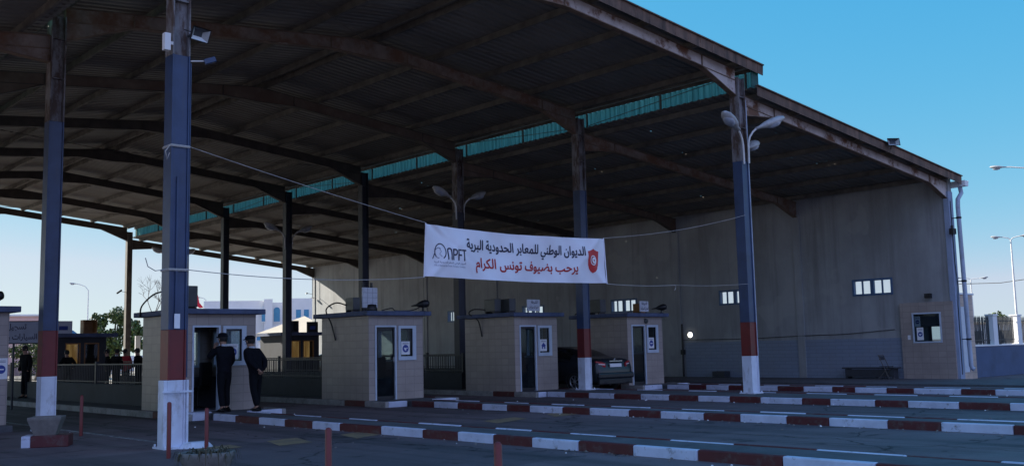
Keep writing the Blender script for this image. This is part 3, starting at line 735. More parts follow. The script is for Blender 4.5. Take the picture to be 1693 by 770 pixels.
for a in ((.42, 1.30, 1.46, 1.35), (.42, 2.31, 1.46, 2.36)): fr.box(-D - .03, a[0], a[1], -D + .05, a[2], a[3])
fr.box(-D - .03, .42, 1.35, -D + .05, .47, 2.31); fr.box(-D - .03, 1.41, 1.35, -D + .05, 1.46, 2.31)
kw = fr.build('window_frame', m_alu, kiosk)
p = MB(); p.box(-D + .005, .47, 1.35, -D + .011, 1.41, 2.31); p.build('pane', m_glass, kw)
bl = MB(); bl.box(-D + .04, .50, 1.86, -D + .05, 1.22, 2.29); bl.build('blind', m_desk, kiosk)
def poster(parent, fn, icon, name='poster', wd=.30, ht=.42):
    """white notice with a blue round pictogram; fn(u,v,w)->local xyz, w towards the viewer"""
    p = MB(); p.prism([(-wd / 2, -ht / 2), (wd / 2, -ht / 2), (wd / 2, ht / 2), (-wd / 2, ht / 2)], fn, 0, .002, 0)
    if icon == 'house':
        p.poly([fn(x * wd * .36, y * wd * .36 - .02, .004) for x, y in ((-1, 0), (0, 1), (1, 0), (.7, 0), (.7, -.9), (.25, -.9), (.25, -.3), (-.25, -.3), (-.25, -.9), (-.7, -.9), (-.7, 0))], 1)
    else:
        r_ = wd * .36; cy_ = -ht * .04
        p.poly([fn(r_ * math.cos(t_ * math.pi / 12), cy_ + r_ * math.sin(t_ * math.pi / 12), .004) for t_ in range(24)], 1)
        if icon == 'mask':
            p.poly([fn(r_ * x, cy_ + r_ * y, .006) for x, y in ((-.55, .2), (.75, .2), (.75, .02), (.25, .02), (.2, -.45), (-.1, -.6), (-.35, -.3))], 0)
        else:
            p.poly([fn(r_ * x, cy_ + r_ * y, .006) for x, y in ((-.6, .15), (.6, .15), (.6, -.15), (-.6, -.15))], 0)
    for i in range(2): p.poly([fn(x * wd, ht * (.36 - .07 * i) + y, .004) for x, y in ((-.35, 0), (.35, 0), (.35, .012), (-.35, .012))], 2)
    return p.build(name, [m_paper, m_inkblue, m_inkgrey], parent)
poster(kiosk, lambda u, v, w_: (-D - .002 - w_ + .004, 1.20 - u, 1.62 + v), 'mask', wd=.24, ht=.44)
poster(kiosk, lambda u, v, w_: (-D + .02 - w_, 1.28 - u, 2.05 + v), 'bar', wd=.20, ht=.36)
sk = MB(); sk.box(-D - .06, .74, 2.86, -D + .12, .94, 3.02); sk.build('speaker_box', m_dark, kiosk)
sk = MB(); sk.box(-D - .012, 1.56, 1.42, -D - .001, 1.66, 1.58); sk.build('intercom', m_paper, kiosk)

# things fixed along the side wall
cb = MB(); pts = [(XW - .03, 27.3, 1.62), (XW - .05, 24, 1.60), (XW - .04, 21.6, 1.66), (XW - .06, 19.6, 1.68), (XW - .04, 17.7, 1.80)]
cb.tube(pts, .013, 6); tag(cb.build('wall_cable', m_wire), 'thin black cable strung along the grey side wall above its block dado', 'cable')
cb = MB(); cb.tube([(XW - .06, 27.32, .06), (XW - .06, 27.32, 2.3)], .04, 8); cb.box(XW - .12, 27.24, 1.0, XW - .002, 27.4, 1.2)
tag(cb.build('wall_pipe', m_wire), 'vertical dark pipe on the side wall beside the round bright lamp', 'pipe')
lt_ = thing('bulkhead_lamp', 'round white bulkhead lamp glowing low on the grey side wall', 'lamp', (XW, 26.9, 1.83))
m_glow, t_, b_ = newmat('lamp_glow'); b_.inputs['Base Color'].default_value = (.9, .9, .85, 1); b_.inputs['Emission Color'].default_value = (1, .95, .85, 1); b_.inputs['Emission Strength'].default_value = 1.3
rt = Matrix.Rotation(R(-90), 3, 'Y')
q = MB(); q.lathe([(0.0, .10), (.07, .09), (.115, .04), (.12, 0)], n=16, mat=rt, c=(-.04, 0, 0)); q.build('globe', m_glow, lt_)
q = MB(); q.lathe([(0, .045), (.135, .045), (.14, 0.004)], n=16, mat=rt); q.build('base_ring', m_alu, lt_)
bn = thing('wooden_bench', 'low dark wooden bench standing against the block dado next to the kiosk', 'bench', (XW - .42, 18.5, .05))
q = MB(); q.box(-.2, -1.05, .36, .2, 1.05, .41); q.build('seat', m_desk, bn, bevel=.01)
for yy in (-.9, .9):
    q = MB(); q.box(-.17, yy - .04, 0, .17, yy + .04, .36); q.build('leg', m_desk, bn)
q = MB(); q.box(-.17, -.86, .08, -.14, .86, .34); q.build('front_board', m_desk, bn)
ch = thing('folding_chair', 'thin metal folding chair leaning by the bench beside the kiosk', 'chair', (XW - .75, 17.75, .05))
q = MB()
for xx in (-.18, .18):
    q.tube([(xx, -.2, 0), (xx, .18, .85)], .012, 6); q.tube([(xx * .9, .22, 0), (xx * .9, -.18, .46)], .012, 6)
q.tube([(-.18, .18, .85), (.18, .18, .85)], .012, 6); q.build('frame', m_purl, ch)
q = MB(); q.box(-.19, -.19, .44, .19, .16, .465); q.build('seat', m_desk, ch, bevel=.008)
q = MB(); q.box(-.18, .13, .68, .18, .15, .82); q.build('backrest', m_desk, ch, bevel=.005)
for yy, nm in ((25.2, 'small dark crate on the ground below the first wall cable bend'),):
    q = MB(); q.box(XW - .5, yy - .3, .05, XW - .1, yy + .3, .10); q.box(XW - .5, yy - .3, .11, XW - .46, yy + .3, .3); q.box(XW - .14, yy - .3, .11, XW - .1, yy + .3, .3)
    q.box(XW - .46, yy - .3, .11, XW - .14, yy - .26, .3); q.box(XW - .46, yy + .26, .11, XW - .14, yy + .3, .3)
    tag(q.build('crate', m_desk), 'small dark open crate at the foot of the block dado', 'crate')
# downpipe
dp = thing('downpipe', 'grey blue plastic downpipe running down from the gutter at the near wall corner', 'downpipe', (XW, YF - .36, 0))
q = MB(); q.tube([(.52, .06, 6.72), (.50, .02, 6.5), (.14, 0, 6.25), (.10, 0, 6.0), (.24, 0, .5), (.25, -.03, .40), (.27, -.10, .36)], .075, 12); q.build('pipe', m_pipe, dp)
for z in (1.4, 3.4, 5.6):
    q = MB(); x_ = .10 + (6.0 - z) * .0255; q.lathe([(.076, -.03), (.09, -.03), (.09, .03), (.076, .03)], (x_, 0, z), 12); q.beam((x_, .06, z), (x_ - .02, .3, z), .03, .03); q.build('bracket', m_dark, dp)
q = MB(); q.tube([(XW + .02, YF - .14, 6.2), (XW + .03, YF - .15, 4.0), (XW + .1, YF - .17, 3.2), (XW + .04, YF - .15, 2.6), (XW + .03, YF - .14, .2)], .014, 6)
tag(q.build('hanging_cable', m_wire), 'loose black cable hanging beside the downpipe at the wall end', 'cable')
q = MB(); q.box(XW - .22, YF - .28, 5.02, XW + .02, YF - .135, 5.22); q.lathe([(.03, 0), (.05, .1), (.03, .12)], (XW - .1, YF - .2, 5.22), 8)
tag(q.build('junction_box', m_dark), 'black box fixed high on the near end of the side wall', 'junction box')

# annex and perimeter wall to the right of the hall
an = thing('tiled_annex', 'small pinkish tiled outbuilding just behind the downpipe', 'building', (35.12, 15.6, 0))
mb = MB(); grid_wall(mb, [0, .42, .86, 1.40], [0, .25, 2.55, 2.95], [(.42, .86, .25, 2.55)], lambda u, v, w_: (u, w_, v), 0, .08)
grid_wall(mb, [.081, .83, 1.55, 2.4], [0, 1.12, 1.98, 2.95], [(.83, 1.55, 1.12, 1.98)], lambda u, v, w_: (w_, u, v), 1.31, 1.40)
mb.box(.0, 2.30, 0, 1.309, 2.4, 2.95); mb.build('wall', m_annex, an)
q = MB(); q.box(-.0, -.05, 2.953, 1.46, 2.46, 3.02); q.build('roof', m_whitewash, an, bevel=.01)
q = MB(); q.box(.425, .015, .25, .855, .05, 2.545); dr = q.build('door', m_alu, an); q = MB(); q.tube([(.78, .0, 1.2), (.78, -.03, 1.2), (.78, -.03, 1.32)], .012, 6); q.build('handle', m_chrome, dr)
pw = thing('perimeter_wall', 'low blue grey perimeter wall with white pillars at the right edge', 'wall', (36.55, 15.9, 0))
q = MB(); q.box(0, 0, 0, 16, .25, 1.12); q.build('wall', m_perim, pw, bevel=.008)
q = MB(); q.box(-.03, -.03, 1.121, 16, .28, 1.17); q.build('coping', m_whitewash, pw)
for i, x_ in enumerate((0.1, 2.35, 4.6, 6.9, 9.2)):
    q = MB(); q.box(x_, -.005, 1.171, x_ + .38, .26, 2.25); q.box(x_ - .03, -.03, 2.251, x_ + .41, .29, 2.31); q.build('pillar', m_whitewash, pw)
pf = thing('picket_railing', 'dark metal picket railing between white pillars on the low blue grey wall', 'railing', (36.55, 15.9, 1.17))
for a_, b_2 in ((.52, 2.3), (2.77, 4.55), (5.02, 6.85)):
    q = MB(); n = 15
    for i in range(n):
        x_ = random.uniform(-.02, .02) + a_ + (b_2 - a_) * (i + .5) / n; q.tube([(x_, .13, .02), (x_, .13, 1.0), (x_, .13, 1.08)], [.02, .02, .003], 6)
    q.box(a_, .115, .16, b_2, .145, .19); q.box(a_, .115, .88, b_2, .145, .91); q.build('picket_panel', m_rail, pf)

# ================================================================== BOOTHS
def make_booth(label, loc, open_door=False, icon='mask', frame=True):
    W_, L_, H_ = 1.82, 2.35, 2.26                 # along x, along y, wall height above the island
    b = thing('control_booth', label, 'booth', loc, 0, 'tiled control booths between the lanes')
    t = .09; d0, d1, dz = .20, .90, 2.0; w0, w1, wz0, wz1 = .96, 1.56, 1.05, 1.99
    # left wall, right wall, back wall, front wall butt end to end
    mb = MB()
    grid_wall(mb, [0, d0, d1 + .002, w0, w1, W_], [0, wz0, wz1, dz, H_], [(d0, d1 + .002, 0, dz), (w0, w1, wz0, wz1)], lambda u, v, w_: (u, w_, v), 0, t)
    mb.build('front_wall', m_tile, b)
    mb = MB(); mb.box(0, t + .001, 0, t, L_, H_); mb.build('side_wall', m_tile, b)
    mb = MB(); grid_wall(mb, [t + .001, .55, 2.1, L_], [0, 1.0, 1.95, H_], [(.55, 2.1, 1.0, 1.95)], lambda u, v, w_: (w_, u, v), W_ - t, W_)
    mb.build('side_wall', m_tile, b)
    mb = MB(); grid_wall(mb, [t + .001, .35, 1.45, W_ - t - .001], [0, 1.0, 1.95, H_], [(.35, 1.45, 1.0, 1.95)], lambda u, v, w_: (u, w_, v), L_ - t, L_)
    mb.build('back_wall', m_tile, b)
    q = MB(); q.box(-.17, -.18, H_ + .003, W_ + .17, L_ + .2, H_ + .125); q.build('roof', m_slab, b, bevel=.012)
    q = MB(); q.box(t, t, .005, W_ - t, L_ - t, .02); q.poly([(t, t, H_ - .01), (W_ - t, t, H_ - .01), (W_ - t, L_ - t, H_ - .01), (t, L_ - t, H_ - .01)]); q.build('floor', m_interior, b)
    # door frame + leaf
    q = MB(); f = .045
    q.box(d0, -.02, 0, d0 + f, t + .01, dz - f); q.box(d1 - f, -.02, 0, d1, t + .01, dz - f); q.box(d0, -.02, dz - f, d1, t + .01, dz)
    q.build('door_frame', m_alu, b)
    if open_door:
        q = MB(); q.box(d0 + f + .005, t + .02, .03, d0 + f + .04, t + .70, dz - f - .01); q.build('door', m_glass, b)
    else:
        q = MB(); q.box(d0 + f, .03, 0.02, d0 + f + .03, .07, dz - f); q.box(d1 - f - .03, .03, .02, d1 - f, .07, dz - f)
        q.box(d0 + f + .03, .03, .02, d1 - f - .03, .07, .10); q.box(d0 + f + .03, .03, dz - f - .05, d1 - f - .03, .07, dz - f)
        dl = q.build('door', m_dark, b)
        q = MB(); q.box(d0 + f + .03, .045, .10, d1 - f - .03, .053, dz - f - .05); q.build('pane', m_glass, dl)
        q = MB(); q.box(d1 - f - .03, .01, 1.0, d1 - f - .012, .03, 1.14); q.build('handle', m_chrome, dl)
    # window frame standing proud
    q = MB(); f = .075
    q.box(w0, -.035, wz0, w1, t, wz0 + f + .03); q.box(w0, -.035, wz1 - f, w1, t, wz1); q.box(w0, -.035, wz0 + f + .03, w0 + f, t, wz1 - f); q.box(w1 - f - .04, -.035, wz0 + f + .03, w1, t, wz1 - f)
    q.box(w0 + f, -.005, wz0 + f + .03, w0 + f + .025, .05, wz1 - f, 1); q.box(w1 - f - .065, -.005, wz0 + f + .03, w1 - f - .04, .05, wz1 - f, 1)
    wn = q.build('window', [m_alu, m_dark], b)
    q = MB(); q.box(w0 + f, .012, wz0 + f + .03, w1 - f - .04, .018, wz1 - f); q.build('pane', m_glass, wn)
    poster(wn, lambda u, v, w_: ((w0 + w1) / 2 - .04 + u, .008 - w_, wz0 + .33 + v), icon, wd=.29, ht=.36)
    # side and back windows
    q = MB(); q.box(W_ - t, .55, 1.0, W_ + .02, .61, 1.95); q.box(W_ - t, 2.04, 1.0, W_ + .02, 2.1, 1.95); q.box(W_ - t, .61, 1.0, W_ + .02, 2.04, 1.06); q.box(W_ - t, .61, 1.89, W_ + .02, 2.04, 1.95); q.box(W_ - t, 1.30, 1.06, W_ + .015, 1.34, 1.89)
    wn = q.build('window', m_alu, b); q = MB(); q.box(W_ - t + .03, .61, 1.06, W_ - t + .036, 2.04, 1.89); q.build('pane', m_glass, wn)
    q = MB(); q.box(.35, L_ - t, 1.0, .41, L_ + .02, 1.95); q.box(1.39, L_ - t, 1.0, 1.45, L_ + .02, 1.95); q.box(.41, L_ - t, 1.0, 1.39, L_ + .02, 1.06); q.box(.41, L_ - t, 1.89, 1.39, L_ + .02, 1.95)
    wn = q.build('window', m_alu, b); q = MB(); q.box(.41, L_ - t + .03, 1.06, 1.39, L_ - t + .036, 1.89); q.build('pane', m_glass, wn)
    return b
BZ = 0.128
BY = [22.35, 22.61, 22.64, 22.29]
make_booth('beige tiled booth with open doorway where the two uniformed men stand', (BOOTHX[0], BY[0], BZ), True, 'bar')
make_booth('beige tiled booth with a tall white sign panel on its roof', (BOOTHX[1], BY[1], BZ), False, 'mask')
make_booth('beige tiled booth with the house pictogram, behind the banner, left of the dark car', (BOOTHX[2], BY[2], BZ), False, 'house')
make_booth('beige tiled booth right of the dark car, farthest right of the lane booths', (BOOTHX[3], BY[3], BZ), False, 'bar')
lb = make_booth('beige tiled booth cut off by the left edge of the picture', (4.44, 22.13, BZ), False, 'mask')
poster(lb, lambda u, v, w_: (1.69 + u, -.002 - w_, 1.13 + v), 'bar', wd=.24, ht=.42)
q = MB(); q.lathe([(0, .15), (.30, .15), (.34, .11), (.36, 0)], (BOOTHX[0] + .12, BY[0] - .28, 0.0), 20, sx=1.35, sy=1.0)
tag(q.build('plinth', m_kerbw), kind='structure')

# desks inside the two nearest booths
for lab, bx, by in (('dark desk inside the open booth behind the uniformed men', BOOTHX[0], BY[0]), ('dark desk behind the door of the booth with the tall white sign', BOOTHX[1], BY[1]),
                    ('dark desk inside the booth with the house pictogram', BOOTHX[2], BY[2])):
    d = thing('desk', lab, 'desk', (bx + .9, by + 1.55, BZ + .02), 0, 'desks inside the booths')
    q = MB(); q.box(-.78, -.35, .72, .78, .35, .76); q.build('desk_top', m_desk, d, bevel=.006)
    q = MB(); q.box(-.76, -.33, 0, .76, -.30, .72); q.build('front_panel', m_desk, d)
    for x_ in (-.76, .73):
        q = MB(); q.box(x_, -.298, 0, x_ + .03, .33, .719); q.build('side_panel', m_desk, d)
    c_ = thing('office_chair', lab.replace('desk', 'high backed office chair'), 'chair', (bx + .75, by + .85, BZ + .02), .4, 'chairs inside the booths')
    q = MB(); q.box(-.22, -.22, .46, .22, .22, .54); q.build('seat', m_dark, c_, bevel=.03)
    q = MB(); q.box(-.21, -.27, .56, .21, -.21, 1.12); q.build('backrest', m_dark, c_, bevel=.03)
    q = MB(); q.tube([(0, 0, .06), (0, 0, .46)], .03, 8)
    for i in range(5): q.tube([(0, 0, .08), (.26 * math.cos(i * 1.2566), .26 * math.sin(i * 1.2566), .03)], .02, 6)
    q.build('base', m_dark, c_)

# roof furniture on the booths
RT = BZ + 2.26 + .128
def ac_unit(label, x, y, rz=0, s=1.0):
    a = thing('air_conditioner', label, 'air conditioner', (x, y, RT), rz, 'air conditioner units on the booth roofs')
    q = MB(); q.box(-.38 * s, -.15 * s, .06, .38 * s, .15 * s, .56 * s); q.build('case', m_ac, a, bevel=.015)
    q = MB(); rx = Matrix.Rotation(R(90), 3, 'X')
    q.lathe([(0, .01), (.05, .012), (.19 * s, .004), (.2 * s, .0)], (-.09 * s, -.151 * s, .31 * s), 18, mat=rx)
    for i in range(8):
        an_ = i * math.pi / 4; q.beam((-.09 * s, -.166 * s, .31 * s), (-.09 * s + .19 * s * math.cos(an_), -.166 * s, .31 * s + .19 * s * math.sin(an_)), .006, .006)
    q.build('fan_grille', m_dark, a)
    for xx in (-.28 * s, .28 * s):
        q = MB(); q.box(xx - .03, -.16 * s, 0, xx + .03, .16 * s, .058); q.build('foot', m_dark, a)
    return a
def hose(name, label, pts, r=.02):
    q = MB(); P_ = [Vector(p) for p in pts]; out = []
    for i in range(len(P_) - 1):
        p0 = P_[max(i - 1, 0)]; p1 = P_[i]; p2 = P_[i + 1]; p3 = P_[min(i + 2, len(P_) - 1)]
        for s_ in range(6):
            t_ = s_ / 6; out.append(.5 * ((2 * p1) + (p2 - p0) * t_ + (2 * p0 - 5 * p1 + 4 * p2 - p3) * t_ ** 2 + (3 * p1 - p0 - 3 * p2 + p3) * t_ ** 3))
    out.append(P_[-1]); q.tube(out, r, 8); return tag(q.build(name, m_wire), label, 'hose')
def horn(label, x, y, rz):
    s = thing('horn_speaker', label, 'loudspeaker', (x, y, RT), rz, 'black horn loudspeakers on booth roof corners')
    rx = Matrix.Rotation(R(-82), 3, 'X')
    q = MB(); q.lathe([(0.0, -.34), (.012, -.33), (.03, -.18), (.075, -.10), (.105, 0), (.11, .08), (.085, .16), (.03, .19), (0, .19)], (0, 0, .20), 14, mat=rx); q.build('horn', m_dark, s)
    q = MB(); q.tube([(0, 0, 0), (0, 0, .13)], .03, 8); q.box(-.07, -.07, 0, .07, .07, .015); q.build('stand', m_dark, s)
b0, b1, b2, b3 = [(x, y) for x, y in zip(BOOTHX, BY)]
def roof_at(px, py, z=RT): v = atZ(px, py, z); return v.x, v.y
ac_unit('dark air conditioner on the roof of the booth with the uniformed men', b0[0] + .35, b0[1] + .75, R(90))
hose('roof_hose', 'black hose looping off the left roof edge of the booth with the uniformed men', [(b0[0] - .18, b0[1] + 2.1, RT - .1), (b0[0] - .22, b0[1] + 1.9, RT + .15), (b0[0] - .1, b0[1] + 1.4, RT + .42), (b0[0] + .1, b0[1] + 1.0, RT + .42), (b0[0] + .3, b0[1] + .9, RT + .2)])
ac_unit('dark air conditioner on the roof of the booth with the tall white sign', b1[0] + .16, b1[1] + 1.0, R(80), .72)
hose('roof_hose', 'black hose looping over the roof edge of the booth with the tall white sign', [(b1[0] - .02, b1[1] + 1.6, RT - .75), (b1[0] - .06, b1[1] + 1.75, RT - .3), (b1[0] - .2, b1[1] + 1.8, RT + .1), (b1[0] - .1, b1[1] + 1.45, RT + .28), (b1[0] + .1, b1[1] + 1.2, RT + .2)])
sb = thing('sign_panel', 'tall white gridded sign panel with two dark posts standing on a booth roof', 'sign', (b1[0] + .55, b1[1] + .75, RT), R(4))
q = MB(); q.box(-.26, -.02, .12, .26, .02, .68, 0)
for i in range(1, 3): q.box(-.26 + .175 * i - .004, -.023, .13, -.26 + .175 * i + .004, -.0205, .67, 1)
for i in range(1, 4): q.box(-.25, -.023, .12 + .14 * i - .004, .25, -.0205, .12 + .14 * i + .004, 1)
q.build('board', [m_sign, m_inkgrey], sb)
for x_ in (-.2, .09):
    q = MB(); q.box(x_ - .035, .021, 0, x_ + .035, .06, .82); q.build('post', m_dark, sb)
q = MB(); q.lathe([(.0, .21), (.12, .19), (.15, .05), (.13, 0)], (b1[0] + .40, b1[1] + .42, RT), 12, sx=1.1, sy=.7); tag(q.build('covered_lamp', m_dark), 'rounded black lamp housing in front of the tall white roof sign', 'lamp')
hose('roof_hose', 'pale cable lying loosely along the front roof edge of the booth with the tall sign', [(b1[0] + .5, b1[1] + .1, RT + .02), (b1[0] + .8, b1[1] + .05, RT + .08), (b1[0] + 1.0, b1[1] + .15, RT + .02), (b1[0] + 1.5, b1[1] + .1, RT + .03), (b1[0] + 1.72, b1[1] - .05, RT + .13)], .014)
horn('black horn loudspeaker on the roof corner of the booth with the tall sign', b1[0] + 1.78, b1[1] - .06, R(-140))
horn('black horn loudspeaker on the roof of the booth at the left picture edge', 4.44 + 1.55, 22.13 + .1, R(-140))
horn('black horn loudspeaker on the roof corner of the booth right of the dark car', b3[0] + 1.75, b3[1] - .05, R(-140))
ac_unit('left air conditioner of the pair on the roof of the booth behind the banner', b2[0] + .10, b2[1] + 1.1, R(82), .8)
ac_unit('right air conditioner of the pair on the roof of the booth behind the banner', b2[0] + .40, b2[1] + .75, R(82), .8)
hose('roof_hose', 'black hose bulging over the left roof edge of the booth behind the banner', [(b2[0] - .02, b2[1] + 1.5, RT - .7), (b2[0] - .08, b2[1] + 1.6, RT - .2), (b2[0] - .2, b2[1] + 1.9, RT + .03), (b2[0] - .15, b2[1] + 1.7, RT + .16), (b2[0] + .05, b2[1] + 1.3, RT + .12)])
ac_unit('dark air conditioner on the roof of the booth right of the dark car', b3[0] - .02, b3[1] + 1.35, R(85), .9)
hose('roof_hose', 'black hose on the left roof edge of the booth right of the dark car', [(b3[0] - .1, b3[1] + 2.3, RT + .03), (b3[0] - .12, b3[1] + 2.0, RT + .12), (b3[0] - .05, b3[1] + 1.7, RT + .05)])
def box_sign(label, x, y, rz, lines, wd=.56, ht=.36):
    s = thing('roof_sign', label, 'sign', (x, y, RT), rz, 'small white Arabic signs on the booth roofs')
    q = MB(); q.box(-wd / 2, -.02, .06, wd / 2, .02, .06 + ht); q.build('board', m_sign, s, bevel=.004)
    for tx, u0, u1, v0, v1 in lines: 
        q = MB(); put_text(q, tx, u0 * wd, u1 * wd, .06 + v0 * ht, .06 + v1 * ht, lambda u, v: (u, -.024, v), 0, .02, True); q.build('lettering', m_ink, s)
    for x_ in (-wd * .35, wd * .35):
        q = MB(); q.box(x_ - .02, .021, 0, x_ + .02, .05, .3); q.build('post', m_dark, s)
    return s
box_sign('small white Arabic sign on the roof of the booth behind the banner', b2[0] + 1.05, b2[1] + .25, R(2), [('الشرطة', -.2, .3, .58, .92), ('ختم الجوازات', -.42, .42, .12, .45)])
box_sign('small white Arabic sign on the roof of the booth right of the car', b3[0] + 1.15, b3[1] + .22, R(2), [('الديوانة', -.32, .32, .6, .92), ('تسجيل السيارات', -.45, .45, .12, .48)], .46)
q = MB(); q.box(b3[0] + 1.30, b3[1] + .55, RT, b3[0] + 1.62, b3[1] + .85, RT + .36); tag(q.build('plywood_box', m_orange, bevel=.01), 'brown plywood box beside the roof sign of the booth right of the car', 'box')
q = MB(); q.lathe([(0, .06), (.07, .05), (.09, 0)], (b3[0] + .95, b3[1] - .012, BZ + 2.12), 12, mat=Matrix.Rotation(R(90), 3, 'X')); tag(q.build('wall_bell', m_ac), 'round grey bell above the door of the booth right of the car', 'bell')

# low barrier walls with railings behind the booths
WHERE = ['open booth with the uniformed men', 'booth with the tall white sign', 'booth behind the banner', 'booth right of the dark car']
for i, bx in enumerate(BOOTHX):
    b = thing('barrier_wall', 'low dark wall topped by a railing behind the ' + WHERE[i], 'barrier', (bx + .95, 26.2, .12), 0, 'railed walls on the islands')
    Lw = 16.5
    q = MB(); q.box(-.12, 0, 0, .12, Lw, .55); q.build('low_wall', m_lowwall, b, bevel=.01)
    q = MB(); n = 120
    for j in range(n): yy = .05 + j * (Lw - .1) / (n - 1); q.box(-.008, yy - .008, .551, .008, yy + .008, 1.09)
    q.box(-.02, 0, 1.09, .02, Lw, 1.13); q.box(-.015, 0, .60, .015, Lw, .63)
    q.build('railing', m_rail, b)
    for j in range(5):
        q = MB(); yy = .06 + j * (Lw - .12) / 4; q.box(-.045, yy - .045, .552, .045, yy + .045, 1.2); q.build('post', m_rail, b)

# second row of booths at the far end: their window light is put into the orange curtains as glow
m_litcurtain, t_, b_ = newmat('orange_curtain_glow'); b_.inputs['Base Color'].default_value = (.35, .17, .05, 1); b_.inputs['Roughness'].default_value = .9
ec_ = ramp(t_, noise(t_, 1.0, 4, stretch=(5, 5, .6)), [(.35, (.30, .13, .035)), (.65, (.75, .42, .15))]); t_.links.new(ec_, b_.inputs['Emission Color']); b_.inputs['Emission Strength'].default_value = .24
def far_booth(label, x, y, lit_to=1.9):
    b = thing('exit_booth', label, 'booth', (x, y, .12), 0, 'far row of booths')
    q = MB(); grid_wall(q, [0, .35, 1.0, 1.15, 1.8, 2.1], [0, 1.0, 1.95, 2.2], [(.35, 1.0, 1.0, 1.95), (1.15, 1.8, 1.0, 1.95)], lambda u, v, w_: (u, w_, v), 0, .09)
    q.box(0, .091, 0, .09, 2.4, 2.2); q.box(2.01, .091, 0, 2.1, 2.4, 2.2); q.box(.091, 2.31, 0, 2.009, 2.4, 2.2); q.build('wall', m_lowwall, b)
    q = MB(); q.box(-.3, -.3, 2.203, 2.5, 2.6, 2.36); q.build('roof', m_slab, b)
    for x0_, x1_ in ((.35, 1.0), (1.15, 1.8)):
        q = MB(); q.box(x0_, .0, 1.0, x0_ + .05, .08, 1.95); q.box(x1_ - .05, 0, 1.0, x1_, .08, 1.95); q.box(x0_ + .05, 0, 1.0, x1_ - .05, .08, 1.05); q.box(x0_ + .05, 0, 1.9, x1_ - .05, .08, 1.95)
        wn = q.build('window', m_orange, b); q = MB(); q.box(x0_ + .05, .03, 1.05, x1_ - .05, .036, 1.9); q.build('pane', m_glass, wn)
    q = MB(); q.box(.25, .6, .1, lit_to, .68, 2.1); q.build('curtain', m_litcurtain, b)
    return b
fb1 = at(92, 640, 43.0); fb2 = at(468, 640, 51.0)
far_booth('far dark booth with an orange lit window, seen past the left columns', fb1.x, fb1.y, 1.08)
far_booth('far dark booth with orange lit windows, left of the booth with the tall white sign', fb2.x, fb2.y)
for nm, lab, v, m_, sz, txt in (('roof_sign', 'white sign with a blue panel on the roof of the far left booth', fb1, m_sign, (.75, .55), 1), ('wooden_crate', 'open orange wooden crate on the roof of the far left booth', fb1, m_orange, (.6, .6), 0),
                         ('roof_frame', 'open dark square frame on the roof of the far booth near the wall', fb2, m_desk, (.65, .6), 0), ('roof_sign', 'dark sign board on the roof of the far booth near the wall', fb2, m_dark, (.65, .55), 2)):
    i_ = {'roof_sign': .35 if v is fb1 else 1.9, 'wooden_crate': 1.5, 'roof_frame': .75}[nm]
    x_, y_ = v.x + i_, v.y + .3; z_ = 2.485; q = MB()
    if nm in ('wooden_crate', 'roof_frame'):
        w_, h_ = sz; q.box(x_ - w_ / 2, y_, z_, x_ + w_ / 2, y_ + .4, z_ + .05); q.box(x_ - w_ / 2, y_, z_ + h_ - .05, x_ + w_ / 2, y_ + .4, z_ + h_)
        q.box(x_ - w_ / 2, y_, z_ + .05, x_ - w_ / 2 + .06, y_ + .4, z_ + h_ - .05); q.box(x_ + w_ / 2 - .06, y_, z_ + .05, x_ + w_ / 2, y_ + .4, z_ + h_ - .05); q.box(x_ - w_ / 2 + .06, y_ + .36, z_ + .05, x_ + w_ / 2 - .06, y_ + .4, z_ + h_ - .05)
        tag(q.build(nm, m_), lab, 'crate' if nm == 'wooden_crate' else 'frame')
    else:
        w_, h_ = sz; s = thing(nm, lab, 'sign', (x_, y_, z_)); q.box(-w_ / 2, 0, 0, w_ / 2, .06, h_); q.build('board', m_, s)
        q = MB(); q.box(-w_ * .25, -.006, h_ * .28, w_ * .25, -.001, h_ * .6); q.build('panel', m_inkblue, s)

# ================================================================== BANNER
bu0 = Vector((11.69, YF - .22, 0)); BWid = 16.78 - 11.69
def bfn(u, v, off=0.0):
    """u 0..1 left to right, v 0..1 bottom to top"""
    zt = 3.845 - .055 * math.sin(math.pi * u) ; zb = 2.845 - .035 * math.sin(math.pi * u)
    wv = .035 * math.sin(7.5 * u + 2.2 * v) + .020 * math.sin(19 * u - 4 * v) + .008 * math.sin(46 * u + 9 * v) + .05 * math.exp(-((u - .0) * 6) ** 2) * (v - .5)
    wv += .028 * math.exp(-((u - .05 - .22 * (1 - v)) / .022) ** 2) * v - .02 * math.exp(-((u - .02 - .34 * (1 - v)) / .02) ** 2) * v
    wv += .024 * math.exp(-((1 - u - .04 - .20 * (1 - v)) / .02) ** 2) * v + .03 * math.exp(-((u - .03 - .2 * v) / .02) ** 2) * (1 - v) + .03 * math.exp(-((1 - u - .02 - .16 * v) / .02) ** 2) * (1 - v)
    return (bu0.x + BWid * u, bu0.y - wv - off, zb + (zt - zb) * v)
import bmesh
